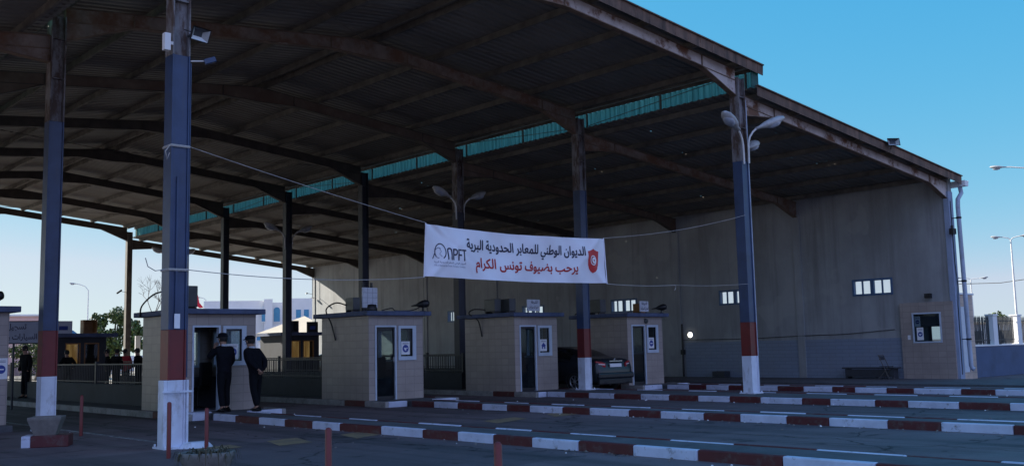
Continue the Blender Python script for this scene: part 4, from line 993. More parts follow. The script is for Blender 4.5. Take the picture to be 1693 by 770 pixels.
class Print:
    """flat artwork in cloth coordinates, cut fine enough to follow the folds"""
    def __init__(s): s.p = []
    def poly(s, pts, m=0): s.p.append((pts, m))
    def faces(s, vs, fs, m=0):
        for f in fs: s.p.append(([vs[i] for i in f], m))
    def build(s, name, mats, parent):
        if not isinstance(mats, (list, tuple)): mats = [mats]
        bm = bmesh.new(); vm = {}
        for pts, m in s.p:
            vv = []
            for u, v, o in pts:
                k = (round(u, 6), round(v, 6), o)
                if k not in vm: vm[k] = bm.verts.new((u * BWid, v, o))
                if vm[k] not in vv: vv.append(vm[k])
            if len(vv) > 2:
                try: bm.faces.new(vv).material_index = m
                except ValueError: pass
        bmesh.ops.triangulate(bm, faces=bm.faces[:])
        for _ in range(4):
            lg_ = [e for e in bm.edges if (e.verts[0].co.xy - e.verts[1].co.xy).length > .05]
            if not lg_: break
            bmesh.ops.subdivide_edges(bm, edges=lg_, cuts=1); bmesh.ops.triangulate(bm, faces=[f for f in bm.faces if len(f.verts) > 3])
        for v in bm.verts: v.co = bfn(v.co.x / BWid, v.co.y, v.co.z)
        me = bpy.data.meshes.new(name); bm.to_mesh(me); bm.free()
        for mm in mats: me.materials.append(mm)
        o = bpy.data.objects.new(name, me); COL.objects.link(o); o.parent = parent; return o
ban = thing('banner', 'white cloth banner with Arabic lettering, red shield and crescent, hung across the lanes', 'banner', (0, 0, 0))
q = MB(); nu, nv = 260, 44
q.faces([bfn(i / nu, j / nv) for j in range(nv + 1) for i in range(nu + 1)], [(j * (nu + 1) + i, j * (nu + 1) + i + 1, (j + 1) * (nu + 1) + i + 1, (j + 1) * (nu + 1) + i) for j in range(nv) for i in range(nu)], 0, True)
q.build('cloth', m_banner, ban)
for a_ in (0, 1):
    q = MB(); q.tube([bfn(a_, -.02), bfn(a_, 1.02)], .012, 6); q.build('hem', m_banner, ban)
T1 = lambda u, v: (u, v, .006)
BOLD = ((0, 0, .006), (.0017, .0, .0072), (.0008, .010, .0084))       # three passes of ink give the heavy poster weight
q = Print()
for du, dv, do in BOLD: put_text(q, 'الديوان الوطني للمعابر الحدودية البرية', .203, .865, .49, .81, lambda u, v: (u + du, v + dv, do), 0, .006, True)
q.build('lettering', m_ink, ban)
q = Print()
for du, dv, do in BOLD: put_text(q, 'يرحب بضيوف تونس الكرام', .25, .82, .13, .44, lambda u, v: (u + du, v + dv, do), 0, .006, True)
q.build('lettering', m_inkred, ban)
asp = 1.0 / BWid       # v unit / u unit
lg = Print()
def stroke(pts, wd, m=0, mb=None):
    """flat ribbon on the cloth through (u, v) points"""
    mb = mb or lg; P_ = [Vector((u / asp, v)) for u, v in pts]; L_, R_ = [], []
    for i, p in enumerate(P_):
        d = (P_[min(i + 1, len(P_) - 1)] - P_[max(i - 1, 0)]).normalized(); n_ = Vector((-d.y, d.x)) * wd / 2
        L_.append(p + n_); R_.append(p - n_)
    for i in range(len(P_) - 1): mb.poly([(a.x * asp, a.y, .006) for a in (L_[i], R_[i], R_[i + 1], L_[i + 1])], m)
cu, cv = .072, .50
stroke([(cu + .026 * math.cos(t_), cv + .15 * math.sin(t_)) for t_ in [R(a) for a in range(-60, 231, 15)]], .022)
stroke([(cu - .008 + .018 * math.cos(t_), cv - .03 + .1 * math.sin(t_)) for t_ in [R(a) for a in range(60, 300, 20)]], .014, 1)
stroke([(cu - .024, cv - .02), (cu - .03, cv - .10), (cu - .034, cv - .155)], .018)
stroke([(cu - .004, cv + .06), (cu + .004, cv), (cu - .004, cv - .05), (cu + .008, cv - .1)], .012, 1)
sw = .030
stroke([(.107, .35), (.107, .52), (.1085, .56), (.113, .575), (.119, .575), (.1235, .56), (.125, .52), (.125, .35)], sw)
stroke([(.134, .35), (.134, .575)], sw); stroke([(.134, .562), (.146, .562), (.1505, .54), (.1515, .51), (.1505, .48), (.146, .458), (.134, .455)], sw)
stroke([(.160, .35), (.160, .575)], sw); stroke([(.158, .562), (.176, .562)], sw); stroke([(.160, .46), (.174, .46)], sw)
stroke([(.178, .562), (.198, .562)], sw); stroke([(.1885, .35), (.1885, .57)], sw)
put_text(lg, 'الديوان الوطني للمعابر الحدودية البرية', .045, .195, .255, .315, T1, 1, 0.01, True)
put_text(lg, 'Office National des Postes Frontaliers Terrestres', .045, .195, .21, .245, T1, 1, 0.0)
lg.build('logo', [m_ink, m_inkgrey], ban)
sh = Print(); su, sv = .918, .505
half = [(0, .26), (.035, .235), (.075, .215), (.115, .205), (.13, .20), (.13, .0), (.12, -.10), (.09, -.19), (.05, -.25), (0, -.285)]
pl = [(-x, y) for x, y in half[::-1]] + half[1:-1]
sh.poly([(su + x * asp * 1.45, sv + y, .006) for x, y in pl], 0)
sh.poly([(su + .112 * math.cos(t_ * math.pi / 16) * asp, sv + .112 * math.sin(t_ * math.pi / 16), .009) for t_ in range(32)], 1)
cr = [(.055 * math.cos(R(a)), .06 * math.sin(R(a))) for a in range(40, 321, 14)] + [(.014 + .043 * math.cos(R(a)), .047 * math.sin(R(a))) for a in range(310, 49, -14)]
n_ = len(cr) // 2
for i in range(n_ - 1):
    a, b, c, d = cr[i], cr[i + 1], cr[-2 - i], cr[-1 - i]
    sh.poly([(su + (x * 1.6 - .006) * asp, sv + y * 1.5, .012) for x, y in (a, b, c, d)], 2)
st = [((.024 if i % 2 == 0 else .010) * math.cos(R(180 + 36 * i)), (.026 if i % 2 == 0 else .011) * math.sin(R(180 + 36 * i))) for i in range(10)]
for i in range(10): sh.poly([(su + (x * 1.6 + .030) * asp, sv + y * 1.5, .012) for x, y in ((0, 0), st[i], st[(i + 1) % 10])], 2)
sh.build('shield', [m_bannerred, m_paper, m_inkred], ban)
# ropes
def rope(label, a, b, sag, r=.0055, n=14, tail=None, m_=None):
    a, b = Vector(a), Vector(b); q = MB()
    q.tube([a.lerp(b, i / n) - Vector((0, 0, sag * 4 * (i / n) * (1 - i / n))) for i in range(n + 1)], r, 6)
    if tail: q.tube([Vector(t_) for t_ in tail], r, 6)
    return tag(q.build('rope', m_ or m_rope), label, 'rope', 'ropes holding the banner')
yb_ = YF - .22
rope('pale rope from the front left column down to the upper left corner of the banner', (XL + .16, YF - .17, 4.80), bfn(0, 1.02), .03)
rope('pale rope from the front right column to the upper right corner of the banner', (XR - .16, YF - .17, 4.80), bfn(1, 1.02), .10)
rope('dark rope from the front left column to the lower left corner of the banner', (XL + .16, YF - .17, 2.80), bfn(0, -.02), .10, .007, tail=[(XL - .2, YF - .19, 2.80), (XL - .42, YF - .25, 2.76), (XL - .55, YF - .28, 2.82), (XL - .60, YF - .3, 2.95)], m_=None)
rope('pale rope from the lower right corner of the banner ending in a hooked knot', bfn(1, -.02), (19.35, yb_ + .05, 2.87), .03, .007, tail=[(19.35, yb_ + .05, 2.88), (19.36, yb_ + .05, 2.78), (19.30, yb_ + .05, 2.74)])
rope('thin rope from the hooked knot to the front right column', (19.37, yb_ + .05, 2.87), (XR - .16, YF - .17, 2.98), .03, .005)
rope('thin dark cord hanging straight down from the lower left corner of the banner', bfn(-.002, -.02), (bfn(0, 0)[0], yb_, .9), 0, .003, m_=m_wire)
q = MB()
for z in (4.80, 2.80): q.lathe([(.225, -.02), (.235, 0), (.225, .02)], (XL, YF, z), 4, mat=Matrix.Rotation(R(45), 3, 'Z'), smooth=False)
q.tube([(XL - .18, YF - .19, 4.8), (XL - .27, YF - .2, 4.68), (XL - .24, YF - .2, 4.55), (XL - .2, YF - .2, 4.66)], .01, 6)
tag(q.build('rope', m_rope), 'rope lashing wound round the front left column', 'rope', 'ropes holding the banner')

# ================================================================== LAMPS
def column_lamp(label, loc, rz, s=1.0):
    l = thing('column_lamp', label, 'lamp', loc, rz, 'street lamp heads on the columns')
    q = MB(); q.tube([(0, 0, 0), (0.01, 0, .42 * s), (.06, 0, .56 * s), (.17, 0, .68 * s), (.30, 0, .76 * s)], .028, 8); q.build('arm', m_steel, l)
    ax = Matrix.Rotation(R(90 - 22), 3, 'Y')
    prof = [(0.0, 0), (.06, .0), (.065, .12), (.13, .26), (.155, .45), (.14, .62), (.08, .74), (0, .78)]
    hd = MB(); hd.lathe([(r_ * 1.0, z_ * s) for r_, z_ in prof], (.27, 0, .75 * s), 16, mat=ax, sx=.72, sy=1.12); hd.build('head', m_lamp, l)
    ln = MB(); c0 = Vector((.27, 0, .75 * s)) + ax @ Vector((.055, 0, .47 * s))
    prl = [(0.0, .11), (.06, .10), (.105, .07), (.125, .02), (.127, 0)]
    ln.lathe(prl, c0, 16, mat=ax @ Matrix.Rotation(R(90), 3, 'Y'), sx=1.85, sy=1.15); ln.build('lens', m_lens, l)
    return l
column_lamp('left lamp head of the three on the front right column', (XR - .10, YF - .19, 6.18), R(190), 1.18)
column_lamp('right lamp head of the three on the front right column', (XR + .12, YF - .19, 6.22), R(-22), 1.28)
column_lamp('small lower lamp head behind the right one on the front right column', (XR + .19, YF - .02, 6.12), R(12), .80)
for k, nm in ((2, 'third column of the right row, above the banner'), (4, 'fifth column of the right row'), (6, 'right row column hidden behind the front left column')):
    column_lamp('left lamp head on the ' + nm, (XR - .17, YF + BAY * k - .1, 6.0), R(180), 1.05)
    column_lamp('right lamp head on the ' + nm, (XR + .17, YF + BAY * k - .1, 6.0), R(0), 1.05)
def flood(label, loc, rx, rz, s=1.0, back=None):
    f = thing('floodlight', label, 'floodlight', loc, rz)
    m3 = Matrix.Rotation(rx, 3, 'X')
    def T(x, y, z): return tuple(m3 @ Vector((x * s, y * s, z * s)))
    q = MB()
    a = [T(-.22, .0, -.14), T(.22, .0, -.14), T(.22, .0, .14), T(-.22, .0, .14)]; b = [T(-.13, .16, -.07), T(.13, .16, -.07), T(.13, .16, .07), T(-.13, .16, .07)]
    for i in range(4): q.poly([a[i], b[i], b[(i + 1) % 4], a[(i + 1) % 4]], 0)
    q.poly(b, 0)
    q.build('housing', m_dark, f)
    q = MB(); a2 = [T(-.2, .003, -.12), T(.2, .003, -.12), T(.2, .003, .12), T(-.2, .003, .12)]; b2_ = [T(-.1, .1, -.05), T(.1, .1, -.05), T(.1, .1, .05), T(-.1, .1, .05)]
    for i in range(4): q.poly([a2[i], a2[(i + 1) % 4], b2_[(i + 1) % 4], b2_[i]], (0, 1, 2, 1)[i])  # sky reflection painted on: white lower face, grey sides, dark top and back
    q.poly(b2_, 2); q.build('reflector', [m_paper, m_lamp, m_desk], f)
    q = MB(); q.poly([T(-.205, -.004, -.125), T(.205, -.004, -.125), T(.205, -.004, .125), T(-.205, -.004, .125)]); q.build('lens', m_clear, f)
    q = MB(); q.tube([T(-.24, .06, 0), T(-.24, .22, 0), T(.24, .22, 0), T(.24, .06, 0)], .012 * s, 6)
    if back: q.tube([T(0, .22, 0), back], .02, 6)
    q.build('bracket', m_dark, f)
flood('rectangular floodlight with a bright reflector high on the front left column', (XL + .20, YF - .42, 6.62), R(22), R(14), .82, (-.06, .26, .0))
flood('white floodlight sitting on the front edge of the right lower roof', (29.93, Y0 - .25, 7.62), R(-15), R(-40), .9, (0, .25, -.2))
q = MB(); q.box(XL - .31, YF - .2, 6.34, XL - .21, YF - .1, 6.62); q.box(XL - .21, YF - .16, 6.45, XL - .15, YF - .13, 6.5); tag(q.build('wall_light', [m_whitewash]), 'slim white box light on the left side of the front left column', 'light')
def camera(label, p, q_, wallp):
    c = thing('security_camera', label, 'camera', p)
    d = Vector(q_) - Vector(p); q = MB(); q.beam((0, 0, 0), d, .09, .09); q.build('body', m_blue if 'blue' in label else m_ac, c, bevel=.01)
    q = MB(); q.tube([d * .4, Vector(wallp) - Vector(p)], .014, 6); q.build('bracket', m_steel, c)
camera('small blue security camera on the right of the front left column', (XL + .34, YF - .26, 6.22), (XL + .50, YF - .34, 6.28), (XL + .14, YF - .1, 6.24))
# small lamps hanging on the right row's last column and at the far roof corner
camera('small pale twin lamp on the left of the last right row column', (XR - .45, YB - .2, 5.2), (XR - .75, YB - .3, 5.0), (XR - .1, YB, 5.1))
hg = thing('hanging_lamp', 'little lamp hung on a rod from the far corner of the lower roof', 'lamp', (XW - .25, YB - .2, 0))
q = MB(); q.tube([(0, 0, 6.3), (0, 0, 5.0)], .02, 6); q.build('rod', m_wire, hg)
q = MB(); q.lathe([(0, .06), (.1, .04), (.16, 0)], (0, 0, 4.95), 12); q.tube([(0, 0, 5.2), (-.5, -.2, 5.25)], .015, 6); q.lathe([(0, .1), (.08, .05), (.1, 0)], (-.55, -.22, 5.2), 10); q.build('shade', m_lamp, hg)

# ================================================================== STREET FURNITURE IN FRONT
def bollard(label, x, y, h=.76, r=.031):
    q = MB(); q.lathe([(0, h + .012), (r * .6, h + .008), (r, h - .01), (r, 0)], (0, 0, 0), 14)
    return tag(q.build('bollard', m_red, loc=(x, y, 0)), label, 'bollard', 'thin red bollards')
bollard('thin red bollard behind the planter of the left column', 6.81, 19.47, .74)
bollard('thin red bollard directly in front of the front left column base', 6.14, 14.06, .78)
bollard('thin red bollard standing behind the round flower bowl', 7.10, 14.88, .62)
p = atZ(543, 708, .76); bollard('thin red bollard at the bottom edge between flower bowl and kerb', p.x, p.y)
p = atZ(823, 732, .76); bollard('thin red bollard at the bottom edge, farthest right', p.x, p.y)
# grit and litter along the feet of the kerbs
gm = MB()
for i in range(420):
    xk = random.choice([10.28, 15.77, 20.83, 26.15]); gx_ = xk - abs(random.gauss(0, .22)) - .02; gy_ = random.uniform(3, 20)
    if random.random() < .25: gx_, gy_ = random.uniform(3, 28), random.uniform(5, 22)
    r_ = random.uniform(.006, .022); gm.lathe([(0, r_), (r_ * .8, r_ * .7), (r_, 0)], (gx_, gy_, .003), 5, random.choice((0, 0, 0, 1)), smooth=False)
tag(gm.build('road_grit', [m_concrete, m_paper]), kind='stuff')
# square planter on a red and white block by the second left column
blk = MB(); c0 = Vector((5.62, 17.75)); 
pb_ = thing('planter_block', 'low red and white painted block under a stone planter at the left column', 'kerb block', (5.65, 17.75, 0), R(-28))
q = MB(); q.box(-.20, -.22, 0, .38, .22, .19); q.build('red_end', m_kerbr, pb_, bevel=.012)
q = MB(); q.box(-.34, -.22, 0, -.201, .22, .19); q.build('white_end', m_kerbw, pb_, bevel=.012)
pl_ = thing('planter', 'square tapered stone planter on the red and white block', 'planter', (5.65, 17.75, .19), R(-28))
q = MB(); v = []
for z, s_ in ((0, .15), (.26, .235), (.30, .235), (.30, .19), (.24, .18)):
    v += [(-s_ * 1.1, -s_, z), (s_ * 1.1, -s_, z), (s_ * 1.1, s_, z), (-s_ * 1.1, s_, z)]
q.faces(v, [(a * 4 + i, a * 4 + (i + 1) % 4, a * 4 + 4 + (i + 1) % 4, a * 4 + 4 + i) for a in range(4) for i in range(4)]); q.build('pot', m_concrete, pl_, bevel=.008)
q = MB(); q.poly([(-.198, -.18, .245), (.198, -.18, .245), (.198, .18, .245), (-.198, .18, .245)]); q.build('soil', m_soil, pl_)
fbp = thing('flower_bowl', 'weathered round stone flower bowl with withered plants at the bottom edge', 'planter', (5.28, 11.05, 0))
q = MB(); q.lathe([(0, 0), (.2, 0), (.22, .04), (.18, .09), (.27, .20), (.31, .30), (.315, .345), (.285, .35), (.26, .30), (0, .29)], n=28); q.build('bowl', m_concrete, fbp)
q = MB(); q.lathe([(.262, .302), (.15, .325), (0, .33)], n=20); q.build('soil', m_soil, fbp)
q = MB()
for i in range(230):
    a = random.uniform(0, 6.28); r0 = random.uniform(.05, .29); b = Vector((r0 * math.cos(a), r0 * math.sin(a), .33))
    l_ = random.uniform(.04, .15); dirn = Vector((math.cos(a) * random.uniform(.3, 1), math.sin(a) * random.uniform(.3, 1), random.uniform(-.1, .5)))
    c_ = b + dirn * l_; e_ = c_ + Vector((math.cos(a) * .03, math.sin(a) * .03, random.uniform(-.18, .0))) * (1 if r0 > .2 else .3)
    w_ = Vector((-math.sin(a), math.cos(a), 0)) * random.uniform(.004, .012)
    q.poly([b - w_ * .5, b + w_ * .5, c_ + w_, c_ - w_]); q.poly([c_ - w_, c_ + w_, e_ + w_ * .3, e_ - w_ * .3])
q.build('withered_plant', m_dead, fbp)
# road sign by the left booth
s = atZ(33, 650, 0); sp = at(36, 546, 29)
rs = thing('road_sign', 'grey board with Arabic lettering on a post, right of the left edge booth', 'sign', (sp.x, sp.y, 0), R(-18))
q = MB(); q.box(-.75, 0, 1.90, .46, .04, 2.50, 0); q.box(-.77, .005, 1.87, .48, .035, 1.90, 1); q.box(-.77, .005, 2.5, .48, .035, 2.53, 1); q.box(.46, .005, 1.9, .49, .035, 2.5, 1); q.build('board', [m_signgrey, m_dark], rs)
q = MB(); put_text(q, 'تسجيل', -.40, .12, 2.24, 2.46, lambda u, v: (u, -.004, v), 0, .02, True); q.build('lettering', m_ink, rs); q = MB(); put_text(q, 'السيارات وحركة', -.72, .40, 1.95, 2.17, lambda u, v: (u, -.004, v), 0, .02, True); q.build('lettering', m_ink, rs)
q = MB(); q.tube([(-.2, .07, 0), (-.2, .07, 2.5)], .03, 8); q.build('post', m_rail, rs)

# ================================================================== CAR
def make_car(label, loc, rz, paint, name='parked_car', cat='car'):
    root = thing(name, label, cat, loc, rz)
    ST_ = [(0.00, .66, .40, .62, .64, .55), (.03, .80, .30, .72, .78, .66), (.10, .86, .25, .92, 1.00, .72), (.18, .875, .22, .955, 1.055, .74), (.55, .895, .22, .965, 1.075, .74), (.80, .90, .22, .97, 1.10, .70),
           (1.20, .905, .22, .975, 1.29, .62), (1.65, .91, .22, .975, 1.41, .575), (2.25, .91, .22, .97, 1.455, .58), (2.80, .91, .22, .965, 1.41, .57), (3.20, .905, .22, .96, 1.24, .62),
           (3.60, .90, .22, .95, 1.04, .72), (4.10, .88, .22, .90, .97, .70), (4.50, .84, .24, .80, .86, .66), (4.68, .76, .28, .66, .72, .58), (4.76, .60, .36, .56, .60, .46)]
    vs = []; 
    for y, wd, zb, zl, zt, rw in ST_:
        half = [(0, zb), (wd * .82, zb), (wd * .97, zb + .12), (wd, (zb + zl) / 2 + .05), (wd * .975, zl), (rw, zt - .035), (rw * .8, zt), (0, zt + .012)]
        ring = half + [(-x, z) for x, z in half[-2:0:-1]]
        vs += [(x, y, z) for x, z in ring]
    n = 14; fs = []; ms = []
    for i in range(len(ST_) - 1):
        for j in range(n):
            fs.append((i * n + j, i * n + (j + 1) % n, (i + 1) * n + (j + 1) % n, (i + 1) * n + j))
            side = j in (4, 9); topf = j in (5, 6, 7, 8)
            m_ = 0
            if side and 6 <= i <= 9: m_ = 1
            if topf and i in (5, 6): m_ = 2
            if topf and i in (9, 10): m_ = 3
            ms.append(m_)
    fs.append(tuple(range(n - 1, -1, -1))); ms.append(0); fs.append(tuple((len(ST_) - 1) * n + j for j in range(n))); ms.append(0)
    me = bpy.data.meshes.new('body'); me.from_pydata(vs, [], fs)
    for i_ in range(4): me.materials.append(paint)
    for p_, m_ in zip(me.polygons, ms): p_.material_index = m_
    o = bpy.data.objects.new('body', me); COL.objects.link(o); md = o.modifiers.new('s', 'SUBSURF'); md.levels = 2; md.render_levels = 2
    ev = bpy.data.meshes.new_from_object(o.evaluated_get(bpy.context.evaluated_depsgraph_get())); bpy.data.objects.remove(o)
    for idx, nm, mt in ((0, 'body', paint), (1, 'side_window', m_carglass), (-1, 'side_window', m_carglass), (2, 'rear_window', m_carglass), (3, 'windscreen', m_carglass)):
        q = MB()
        for p_ in ev.polygons:
            if p_.material_index == abs(idx) and (abs(idx) != 1 or p_.center.x * idx > 0): q.poly([ev.vertices[i_].co for i_ in p_.vertices], 0, True)
        ob = q.build(nm, mt, root)
        # weld so shading is smooth
        import bmesh
        bm = bmesh.new(); bm.from_mesh(ob.data); bmesh.ops.remove_doubles(bm, verts=bm.verts, dist=1e-4); bmesh.ops.recalc_face_normals(bm, faces=bm.faces); bm.to_mesh(ob.data); bm.free()
    rot = Matrix.Rotation(R(90), 3, 'Y')
    for yy in (.98, 3.78):
        for sx in (-1, 1):
            q = MB(); q.lathe([(.20, -.10), (.30, -.105), (.325, -.07), (.33, 0), (.325, .07), (.30, .105), (.20, .10)], (sx * .80, yy, .33), 28, mat=rot); ty = q.build('wheel', m_tyre, root)
            q = MB(); xs = sx * .885
            q.lathe([(.20, 0), (.205, .012 * sx), (.19, .014 * sx), (.18, -.03 * sx)], (xs, yy, .33), 24, mat=rot)
            for i in range(7):
                a = i * 2 * math.pi / 7; q.beam((xs - sx * .01, yy, .33), (xs - sx * .005, yy + .19 * math.cos(a), .33 + .19 * math.sin(a)), .05, .02)
            q.lathe([(0, .02 * sx), (.05, .015 * sx), (.06, 0)], (xs, yy, .33), 14, mat=rot); q.build('rim', m_rim, ty)
            q = MB(); q.lathe([(.35, 0), (.36, .012 * sx), (.40, .0)], (sx * .885, yy, .33), 28, mat=rot); q.build('wheel_arch', m_dark, root)
    for sx in (-1, 1):
        q = MB(); q.prism([(.46, .78), (.74, .80), (.80, .86), (.79, .97), (.66, .965), (.48, .90)], lambda u, v, w_: (sx * u, w_ + (.09 if u > .7 else 0) + (.02 if v > .9 else 0), v), .012, .10); tl = q.build('tail_light', m_tail, root, bevel=.01)
        q = MB(); q.prism([(.50, .84), (.72, .865), (.72, .895), (.50, .875)], lambda u, v, w_: (sx * u, w_ + (.07 if u > .7 else 0), v), .003, .03); q.build('reversing_lens', m_tailw, tl)
        q = MB(); q.prism([(.86, .98), (1.03, 1.0), (1.03, 1.1), (.90, 1.1)], lambda u, v, w_: (sx * u, w_, v), 3.02, 3.14); q.build('mirror', paint, root, bevel=.02)
        q = MB(); q.lathe([(.035, -.06), (.04, .08)], (sx * .52, .0, .30), 10, mat=Matrix.Rotation(R(-90), 3, 'X')); q.build('exhaust_pipe', m_chrome, root)
        q = MB(); q.box(sx * .915 - .012, 1.72, .80, sx * .915 + .012, 1.88, .825); q.box(sx * .915 - .012, 2.62, .80, sx * .915 + .012, 2.78, .825); q.build('door_handle', m_chrome, root)
    q = MB(); q.box(-.83, -.045, .42, .83, .07, .61); q.build('rear_bumper', paint, root, bevel=.05)
    q = MB(); q.box(-.78, -.01, .24, .78, .10, .419); q.build('diffuser', m_dark, root, bevel=.03)
    q = MB(); q.box(-.30, -.012, .95, .30, .02, .975); q.build('trunk_trim', m_chrome, root, bevel=.004)
    q = MB(); q.box(-.27, -.004, .775, .27, .02, .885); q.build('licence_plate', m_paper, root, bevel=.003)
    q = MB(); q.lathe([(.04, 0), (.052, .0), (.052, .012), (.04, .012)], (0, .03, 1.0), 16, mat=Matrix.Rotation(R(90), 3, 'X')); q.build('round_badge', m_chrome, root)
    return root
make_car('dark grey sedan seen from behind, waiting between two tiled booths', (24.0, 21.55, 0), 0, m_car, 'sedan', 'car')

# ================================================================== PEOPLE
def skin_mesh(verts, edges, radii, sub=2, root=0):
    me = bpy.data.meshes.new('sk'); me.from_pydata(verts, edges, []); o = bpy.data.objects.new('sk', me); COL.objects.link(o)
    o.modifiers.new('Skin', 'SKIN').use_smooth_shade = True
    sd = me.skin_vertices[0].data
    for i, r_ in enumerate(radii):
        sd[i].radius = r_ if isinstance(r_, tuple) else (r_, r_); sd[i].use_root = (i == root)
    s_ = o.modifiers.new('S', 'SUBSURF'); s_.levels = sub; s_.render_levels = sub
    ev = bpy.data.meshes.new_from_object(o.evaluated_get(bpy.context.evaluated_depsgraph_get())); bpy.data.objects.remove(o)
    return ev
def chains(chs):
    """list of chains [(point, radius), ...]; the first point of a later chain may be an index into the vertices already laid"""
    V, E, Rr = [], [], []
    for ch in chs:
        prev = None
        for item in ch:
            if isinstance(item, int): prev = item; continue
            V.append(item[0]); Rr.append(item[1]); i = len(V) - 1
            if prev is not None: E.append((prev, i))
            prev = i
    return V, E, Rr
def add_ev(mb, ev, m=0):
    mb.faces([v.co for v in ev.vertices], [tuple(p_.vertices) for p_ in ev.polygons], m, True)
def make_person(label, loc, rz, pose, group=None, jacket=m_uniform, legs=m_trous, cap=True, hands=True, collar=True):
    """faces local +Y; pose gives joint positions"""
    P_ = pose; root = thing('person', label, 'person', loc, rz, group)
    lean = P_.get('lean', 0.0)
    pel = Vector((0, 0, .93)); sp1 = Vector((0, lean * .35, 1.10)); ch = Vector((0, lean * .75, 1.30)); nk = Vector((0, lean, 1.47)); hd = Vector((0, lean + P_.get('headfwd', .05), 1.60))
    # ---- body: head, neck, arms, hands, trunk and legs as one surface
    sh_ = {s: Vector((s * .175, lean * .9, 1.40)) for s in (-1, 1)}; hip = {s: Vector((s * .09, 0, .88)) for s in (-1, 1)}
    V = [[(pel, .10), (sp1, .10), (ch, .115), (nk, .06), (hd - Vector((0, .015, .03)), .075), (hd + Vector((0, .0, .07)), .088), (hd + Vector((0, -.01, .13)), .06)]]
    for s in (-1, 1):
        e, w_ = P_['arm'][s]; kn, an_ = P_['leg'][s]
        V.append([2, (sh_[s], .06), (Vector(e), .042), (Vector(w_), .03)])
        V.append([0, (hip[s], .075), (Vector(kn), .058), (Vector(an_), .042), (Vector(an_) + Vector((0, .09, -.05)), .035)])
    vv, ee, rr = chains(V); body = MB(); add_ev(body, skin_mesh(vv, ee, rr))
    # face: nose, eyes, ears, mouth
    for s in (-1, 1):
        body.lathe([(0, .014), (.011, .010), (.016, 0)], hd + Vector((s * .032, .072, .045)), 8, 1, Matrix.Rotation(R(-90), 3, 'X'))
        body.lathe([(0, .02), (.018, .014), (.024, 0)], hd + Vector((s * .08, -.005, .03)), 8, 0, Matrix.Rotation(R(90 * s), 3, 'Y'), sx=1.3)
    body.poly([hd + Vector(v_) for v_ in ((-.012, .082, .05), (.012, .082, .05), (.018, .088, .005), (0, .112, .008), (-.018, .088, .005))])
    body.tube([hd + Vector((-.025, .078, -.03)), hd + Vector((0, .088, -.03)), hd + Vector((.025, .078, -.03))], .007, 6, 1)
    if hands:
        for s in (-1, 1):
            e, w_ = [Vector(x) for x in P_['arm'][s]]; d = (w_ - e).normalized(); pd = Vector(P_['palm'][s]).normalized(); sd = d.cross(pd).normalized()
            pl_c = [[(w_ - d * .02, .026), (w_ + d * .04, .03), (w_ + d * .075, .03)]]; vv, ee, rr = chains(pl_c); add_ev(body, skin_mesh(vv, ee, rr, 1))
            for f_ in range(4):
                o_ = (f_ - 1.5) * .021; L_ = (.075, .085, .08, .06)[f_]; cu_ = P_.get('curl', .5)
                b_0 = w_ + d * .07 + sd * o_; b_1 = b_0 + (d * math.cos(cu_ * .6) + pd * math.sin(cu_ * .6)) * L_ * .5; b_3 = b_1 + (d * math.cos(cu_ * 1.6) + pd * math.sin(cu_ * 1.6)) * L_ * .5
                vv, ee, rr = chains([[(b_0, .010), (b_1, .009), (b_3, .0075)]]); add_ev(body, skin_mesh(vv, ee, rr, 1))
            b_0 = w_ + d * .025 + sd * -.028; b_1 = b_0 + d * .03 - sd * .022 + pd * .012; b_3 = b_1 + d * .03 + pd * .015
            vv, ee, rr = chains([[(b_0, .012), (b_1, .010), (b_3, .0085)]]); add_ev(body, skin_mesh(vv, ee, rr, 1))
    body.build('body', [m_skin, m_hair], root)
    # ---- jacket
    J = [[(Vector((0, 0, .80)), (.178, .145)), (Vector((0, 0, .95)), (.178, .145)), (sp1, (.178, .145)), (ch, (.195, .15)), (nk - Vector((0, 0, .015)), .075)]]
    for s in (-1, 1):
        e, w_ = [Vector(x) for x in P_['arm'][s]]
        J.append([3, (sh_[s] + Vector((s * .01, 0, .0)), .09), (e, .072), (w_ - (w_ - e).normalized() * .02, .054)])
    vv, ee, rr = chains(J); q = MB(); add_ev(q, skin_mesh(vv, ee, rr)); jk = q.build('jacket', jacket, root)
    if collar:
        q = MB(); q.lathe([(.062, .0), (.074, .0), (.066, .05), (.06, .05)], nk + Vector((0, .004, -.0)), 14); q.build('collar', m_shirt, jk)
        q = MB(); s = P_.get('patch', 1); e = Vector(P_['arm'][s][0]); c_ = sh_[s].lerp(e, .4); q.box(c_.x + s * .07 - .012, c_.y - .03, c_.z - .035, c_.x + s * .07 + .008, c_.y + .03, c_.z + .035); q.build('arm_patch', m_patch, jk, bevel=.004)
    # ---- trousers
    T_ = [[(Vector((0, 0, 1.02)), (.14, .11)), (Vector((0, 0, .88)), (.15, .118))]]
    for s in (-1, 1):
        kn, an_ = [Vector(x) for x in P_['leg'][s]]; T_.append([1, (hip[s] - Vector((0, 0, .08)), .100), (kn, .076), (an_ + Vector((0, 0, .01)), .066)])
    vv, ee, rr = chains(T_); q = MB(); add_ev(q, skin_mesh(vv, ee, rr)); q.build('trousers', legs, root)
